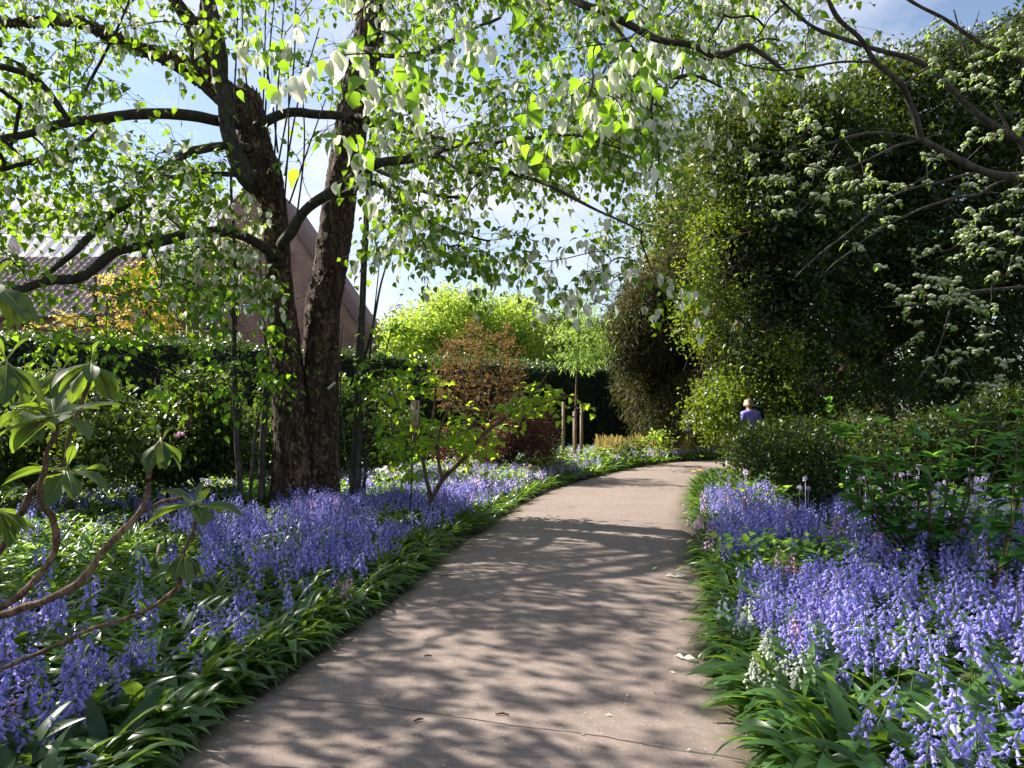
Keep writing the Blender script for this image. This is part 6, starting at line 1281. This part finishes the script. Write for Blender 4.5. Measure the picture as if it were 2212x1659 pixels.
for (u, v, D_, w_, h, tl, lab) in ((340, 1200, 7.3, 7, 50, -.06, 'small white label standing in the leaves of the left bed'), (1149, 1010, 12.2, 17, 9, -.55, 'small tan label tilted among the bluebells by the maroon shrub'), (1588, 985, 15.5, 3.5, 70, 0.0, 'thin white marker post at the bend beside the lit evergreen')):
    e = empty('plant_label', label=lab, cat='label', group='white plant labels' if 'white label' in lab else None); c = P(u, v, D_); part_slab('plate', 'wood' if 'tan' in lab else 'labelw', w_ * D_ / F, h * D_ / F, .003, (0, 0), 0, e, tilt=tl, lean=.25 if 'tan' in lab else 0)
    q = MB(); V, Fc = tubes(np.array([[(c[0] - .01, c[1] + .01, -.06), (c[0], c[1] + .008, c[2])]]), np.full((1, 2), .004), 6); q.add(V, Fc); q.build('stake', M['black' if 'tan' in lab else 'labelw'], e)
e = empty('tree_tag', label='small metal tag nailed aslant to the right trunk', cat='tag'); c = P(716, 833, 11.12); part_slab('plate', 'labelw', 22 * 11.1 / F, 5 * 11.1 / F, .003, (0, 0), 0, e, tilt=.75); 
q = MB(); V, Fc = tubes(np.array([[tuple(c + np.array([.03, -.006, .03])), tuple(c + np.array([.03, .25, .03]))]]), np.full((1, 2), .003), 6); q.add(V, Fc); q.build('nail', M['black'], e)
# fallen bracts and twigs on the path, scattered crumbs
def path_top(x, y):
    dL = edge_dist([x], [y], LE)[0][0]; dR = edge_dist([x], [y], RE)[0][0]; t_ = dL / (dL + dR); return 0.004 + 0.02 * (1 - (2 * t_ - 1) ** 2)
for (u, v, s_, a_, lab) in ((1458, 1247, .17, .1, 'fallen white bract lying on the path, the farther one'), (1474, 1423, .13, -.35, 'fallen white bract lying on the path, the nearer one')):
    g = G(u, v, .02); q = MB(); zz_ = path_top(*g) + .008
    for w_ in (0, 2.4): scatter(q, BRACTN, np.array([[g[0], g[1], zz_ + .004]]), np.array([[cos(a_ + w_), sin(a_ + w_), .04]]), np.array([[0, 0, 1.]]), s_ * (.6 if w_ else .75), .7)
    tag(q.build('fallen_bract', M['bract']), lab, 'fallen bract', 'fallen bracts on the path')
for (u, v, L_, a_, lab) in ((967, 1243, .16, .5, 'short dark twig on the path near the upper left edge'), (664, 1334, .12, .4, 'short twig at the left edge of the path'), (925, 1420, .05, 0, 'tiny square bark chip in the sunlit part of the path'), (905, 1560, .05, .5, 'tiny stick near the joint across the path'), (1085, 1548, .07, -.1, 'pale stick beside the trunk shadow on the right')):
    g = G(u, v, .02); zz_ = path_top(*g) + .008; d = np.array([cos(a_), sin(a_)]) * L_ / 2; q = MB(); s = np.array([[g[0] - d[0], g[1] - d[1], zz_], [g[0], g[1] + .008, zz_ + .003], [g[0] + d[0], g[1] + d[1], zz_]]); V, Fc = tubes(s, np.array([[.005, .006, .003]]), 6); q.add(V, Fc)
    tag(q.build('twig', M['twig' if 'pale' not in lab else 'tan']), lab, 'twig', 'twigs on the path')
n = 2600; t_ = R.random(n); ii = R.integers(0, int(NE * .62), n); ee = np.where(R.random(n) < .6, R.random(n) ** 3 * .22, R.random(n)); ee = np.where(R.random(n) < .5, ee, 1 - ee); g = LEr[ii] * (1 - ee[:, None]) + REr[ii] * ee[:, None]; zz_ = 0.004 + 0.02 * (1 - (2 * ee - 1) ** 2) + .007
an = R.uniform(0, 6.28, n); q = MB(); scatter(q, DIA, np.column_stack([g + R.normal(size=(n, 2)) * .01, zz_]), np.column_stack([np.cos(an), np.sin(an), np.zeros(n)]), np.tile([0, 0, 1.], (n, 1)) + rndn(n) * .25, R.uniform(.006, .026, n), R.random(n))
M['litter'] = leafmat("dry litter", (0.05, 0.03, 0.02), (0.42, 0.30, 0.16), (0.3, 0.2, 0.1), 0.1, 0.8)
tag(q.build('leaf_litter', M['litter']), 'crumbs of dry bud scale and bark on the path', kind='stuff')
n = 70; ii = R.integers(60, 200, n); ee = R.random(n); g = LEr[ii] * (1 - ee[:, None]) + REr[ii] * ee[:, None]; an = R.uniform(0, 6.28, n); q = MB(); scatter(q, FOLD, np.column_stack([g, 0.004 + 0.02 * (1 - (2 * ee - 1) ** 2) + .008]), np.column_stack([np.cos(an), np.sin(an), np.zeros(n)]), np.tile([0, 0, 1.], (n, 1)) + rndn(n) * .3, R.uniform(.012, .04, n), R.random(n)); tag(q.build('petal_litter', M['bract']), 'small pale petals and bud scales scattered on the path', kind='stuff')
n = 5000; a = np.vstack([bed_points(2600, -7, 2, 2.5, 9, 'L', 0.0, .4), bed_points(2400, 1, 6, 2.5, 9, 'R', 0.0, .4)]); n = len(a); q = MB(); an = R.uniform(0, 6.28, n)
scatter(q, FOLD, np.column_stack([a[:, :2], bedz(a[:, 2]) + .012]), np.column_stack([np.cos(an), np.sin(an), np.zeros(n)]), np.tile([0, 0, 1.], (n, 1)) + rndn(n) * .4, R.uniform(.012, .045, n), R.random(n)); tag(q.build('leaf_litter', M['litter']), 'dry brown litter on the soil along both path edges', kind='stuff')

# ------------------------------------------------------------------ person on the path beyond the bend, back turned
def skin(name, joints, edges, mat, parent=None, sub=2, root=0):
    me = bpy.data.meshes.new(name); me.from_pydata([j[0] for j in joints], edges, []); o = bpy.data.objects.new(name, me); COL.objects.link(o); md = o.modifiers.new('skin', 'SKIN'); md.use_smooth_shade = True
    for i, j in enumerate(joints): sv = me.skin_vertices[0].data[i]; sv.radius = (j[1], j[2] if len(j) > 2 else j[1]); sv.use_root = (i == root)
    sb = o.modifiers.new('sub', 'SUBSURF'); sb.levels = sub; sb.render_levels = sub; me.materials.append(mat)
    if parent: o.parent = parent
    return o
M['skin'] = plainmat("skin", (0.52, 0.32, 0.24), 0.5, 0.06); M['jacket'] = plainmat("blue violet jacket cloth", (0.24, 0.20, 0.80), 0.6, 0.12, 14, bump=.3); M['trouser'] = plainmat("dark trousers", (0.03, 0.03, 0.045), 0.8); M['hair'] = plainmat("blonde grey hair", (0.34, 0.26, 0.19), 0.6, 0.35, 40); M['shoe'] = plainmat("dark shoe", (0.02, 0.018, 0.016), 0.5); M['trim'] = plainmat("pinkish stripe", (0.6, 0.35, 0.4), 0.6)
px, py = float(P(1624, 885, 17.6)[0]), 17.6
pe = bpy.data.objects.new('person', None); COL.objects.link(pe); pe.location = (px, py, .02); pe.rotation_euler = (0, 0, .25)
tag(pe, 'person in a blue violet jacket, grey blonde hair, back turned, half hidden by evergreen leaves', 'person')
J = [((0, 0, .95), .13, .10), ((0, .02, 1.12), .125, .095), ((0, .05, 1.30), .15, .10), ((0, .075, 1.42), .12, .085), ((0, .11, 1.49), .05, .055), ((0, .135, 1.545), .055, .065), ((0, .15, 1.60), .082, .098), ((0, .15, 1.665), .07, .085),
     ((.17, .06, 1.39), .055), ((.235, .03, 1.14), .045), ((.20, .18, .95), .033), ((.19, .23, .90), .030, .018), ((-.17, .06, 1.39), .055), ((-.235, .03, 1.14), .045), ((-.20, .18, .95), .033), ((-.19, .23, .90), .030, .018),
     ((.09, 0, .86), .09), ((.10, -.01, .48), .06), ((.10, .02, .09), .042), ((.10, -.12, .04), .038), ((-.09, 0, .86), .09), ((-.10, .03, .48), .06), ((-.10, .05, .09), .042), ((-.10, -.09, .04), .038)]
J[19] = ((.10, .14, .04), .038); J[23] = ((-.10, .17, .04), .038)
E_ = [(0, 1), (1, 2), (2, 3), (3, 4), (4, 5), (5, 6), (6, 7), (3, 8), (8, 9), (9, 10), (10, 11), (3, 12), (12, 13), (13, 14), (14, 15), (0, 16), (16, 17), (17, 18), (18, 19), (0, 20), (20, 21), (21, 22), (22, 23)]
for sgn, hd in ((1, 11), (-1, 15)):
    hx, hy, hz = J[hd][0]
    for k, (dx, ln) in enumerate(((-.028, .062), (-.010, .072), (.008, .068), (.026, .055))):
        a = len(J); J += [((hx + dx * .7, hy + .025, hz - .03), .0095), ((hx + dx, hy + .035, hz - .03 - ln * .5), .0085), ((hx + dx, hy + .02, hz - .03 - ln), .007)]; E_ += [(hd, a), (a, a + 1), (a + 1, a + 2)]
    a = len(J); J += [((hx - sgn * .035, hy + .01, hz - .005), .011), ((hx - sgn * .05, hy + .03, hz - .04), .009)]; E_ += [(hd, a), (a, a + 1)]
skin('body', J, E_, M['skin'], pe)
JJ = [((0, 0, .86), .165, .135), ((0, .02, 1.10), .155, .125), ((0, .05, 1.30), .185, .135), ((0, .075, 1.425), .13, .105), ((0, .10, 1.475), .07, .075), ((.18, .06, 1.385), .075), ((.24, .03, 1.13), .062), ((.205, .17, .965), .05), ((-.18, .06, 1.385), .075), ((-.24, .03, 1.13), .062), ((-.205, .17, .965), .05)]
jk = skin('jacket', JJ, [(0, 1), (1, 2), (2, 3), (3, 4), (3, 5), (5, 6), (6, 7), (3, 8), (8, 9), (9, 10)], M['jacket'], pe)
q = MB(); V, Fc = tubes(np.array([[(.00, -.068, 1.30), (.06, -.066, 1.335), (.11, -.04, 1.36)]]), np.array([[.008, .008, .008]]), 6); q.add(V, Fc); q.build('stripe', M['trim'], jk)
skin('trousers', [((0, 0, .92), .15, .12), ((.09, 0, .84), .105), ((.10, -.01, .48), .078), ((.10, .02, .12), .062), ((-.09, 0, .84), .105), ((-.10, .03, .48), .078), ((-.10, .05, .12), .062)], [(0, 1), (1, 2), (2, 3), (0, 4), (4, 5), (5, 6)], M['trouser'], pe)
for s_, y_ in ((.10, .02), (-.10, .05)): skin('shoe', [((s_, y_ - .03, .05), .05, .045), ((s_, y_ + .06, .045), .052, .04), ((s_, y_ + .15, .035), .045, .032)], [(0, 1), (1, 2)], M['shoe'], pe)
hq = MB(); n = 900; d = rndn(n); d[:, 2] = np.abs(d[:, 2]) * .9 + .05 * R.normal(size=n); d[:, 1] -= .35; d = norm(d); hp = np.array([0, .145, 1.64]) + d * np.array([.088, .105, .095])
hs_ = np.stack([hp, hp + d * .012 + np.array([0, -.01, -.03]), hp + d * np.array([.03, .02, 0]) + np.array([0, -.02, -.085])], 1); V, Fc = tubes(hs_, np.tile([.006, .0055, .002], (n, 1)), 4, cap=False); hq.add(V, Fc); hq.build('hair', M['hair'], pe)

# ------------------------------------------------------------------ trees standing to the left of the picture: they shade the near beds and path
def shade_tree(label, x, y, h, rx, nt_, lsz=.13):
    e = empty('broadleaf_tree', label=label, cat='tree'); top = np.array([x, y, h * .7])
    trunkline('trunk', [(x, y, 0), (x + .1, y, h * .35), top], .2, .1, M['bark'], e)
    s = smooth_line([(x, y, h * .3), (x, y, h * .5), top], step=.3); d = rndn(nt_); t_ = np.array([x, y, h * .7]) + d * np.array([rx, rx, h * .3]) * (.35 + .65 * R.random(nt_)[:, None]); lc = t_[:max(9, nt_ // 12)]; t_ = lc[R.integers(0, len(lc), nt_)] + R.normal(size=(nt_, 3)) * .34
    pt, c_ = grow(s, t_, K=6, arch=.06); twig_mesh(pt, c_, .007).build('twig_sprays', M['twig'], e); tw, lf, bb = sprays(pt, twl=(.5, .9), nleaf=7, ntw=4, lsize=lsz, bract=0, hang=.3, r0=.004); lf.build('foliage', M['dav'], e)
shade_tree('tree out of the picture on the left whose crown dapples the near path', -9.6, 7.8, 8.6, 3.0, 120)
shade_tree('second tree out of the picture on the left shading the near bed', -12.0, 3.4, 10.5, 3.2, 150)
# ------------------------------------------------------------------ put each Empty at the base of its thing
for o in [x for x in SC.objects if x.type == 'EMPTY' and x.parent is None and tuple(x.location) == (0, 0, 0)]:
    lo = np.array([1e9] * 3); hi = -lo
    ch = list(o.children)
    for c in ch:
        if c.type == 'MESH' and len(c.data.vertices):
            a = np.empty(len(c.data.vertices) * 3, np.float32); c.data.vertices.foreach_get('co', a); a = a.reshape(-1, 3); lo = np.minimum(lo, a.min(0)); hi = np.maximum(hi, a.max(0))
    if hi[0] < lo[0]: continue
    b = Vector(((lo[0] + hi[0]) / 2, (lo[1] + hi[1]) / 2, max(0.0, lo[2])))
    o.location = b
    for c in ch: c.location = -b
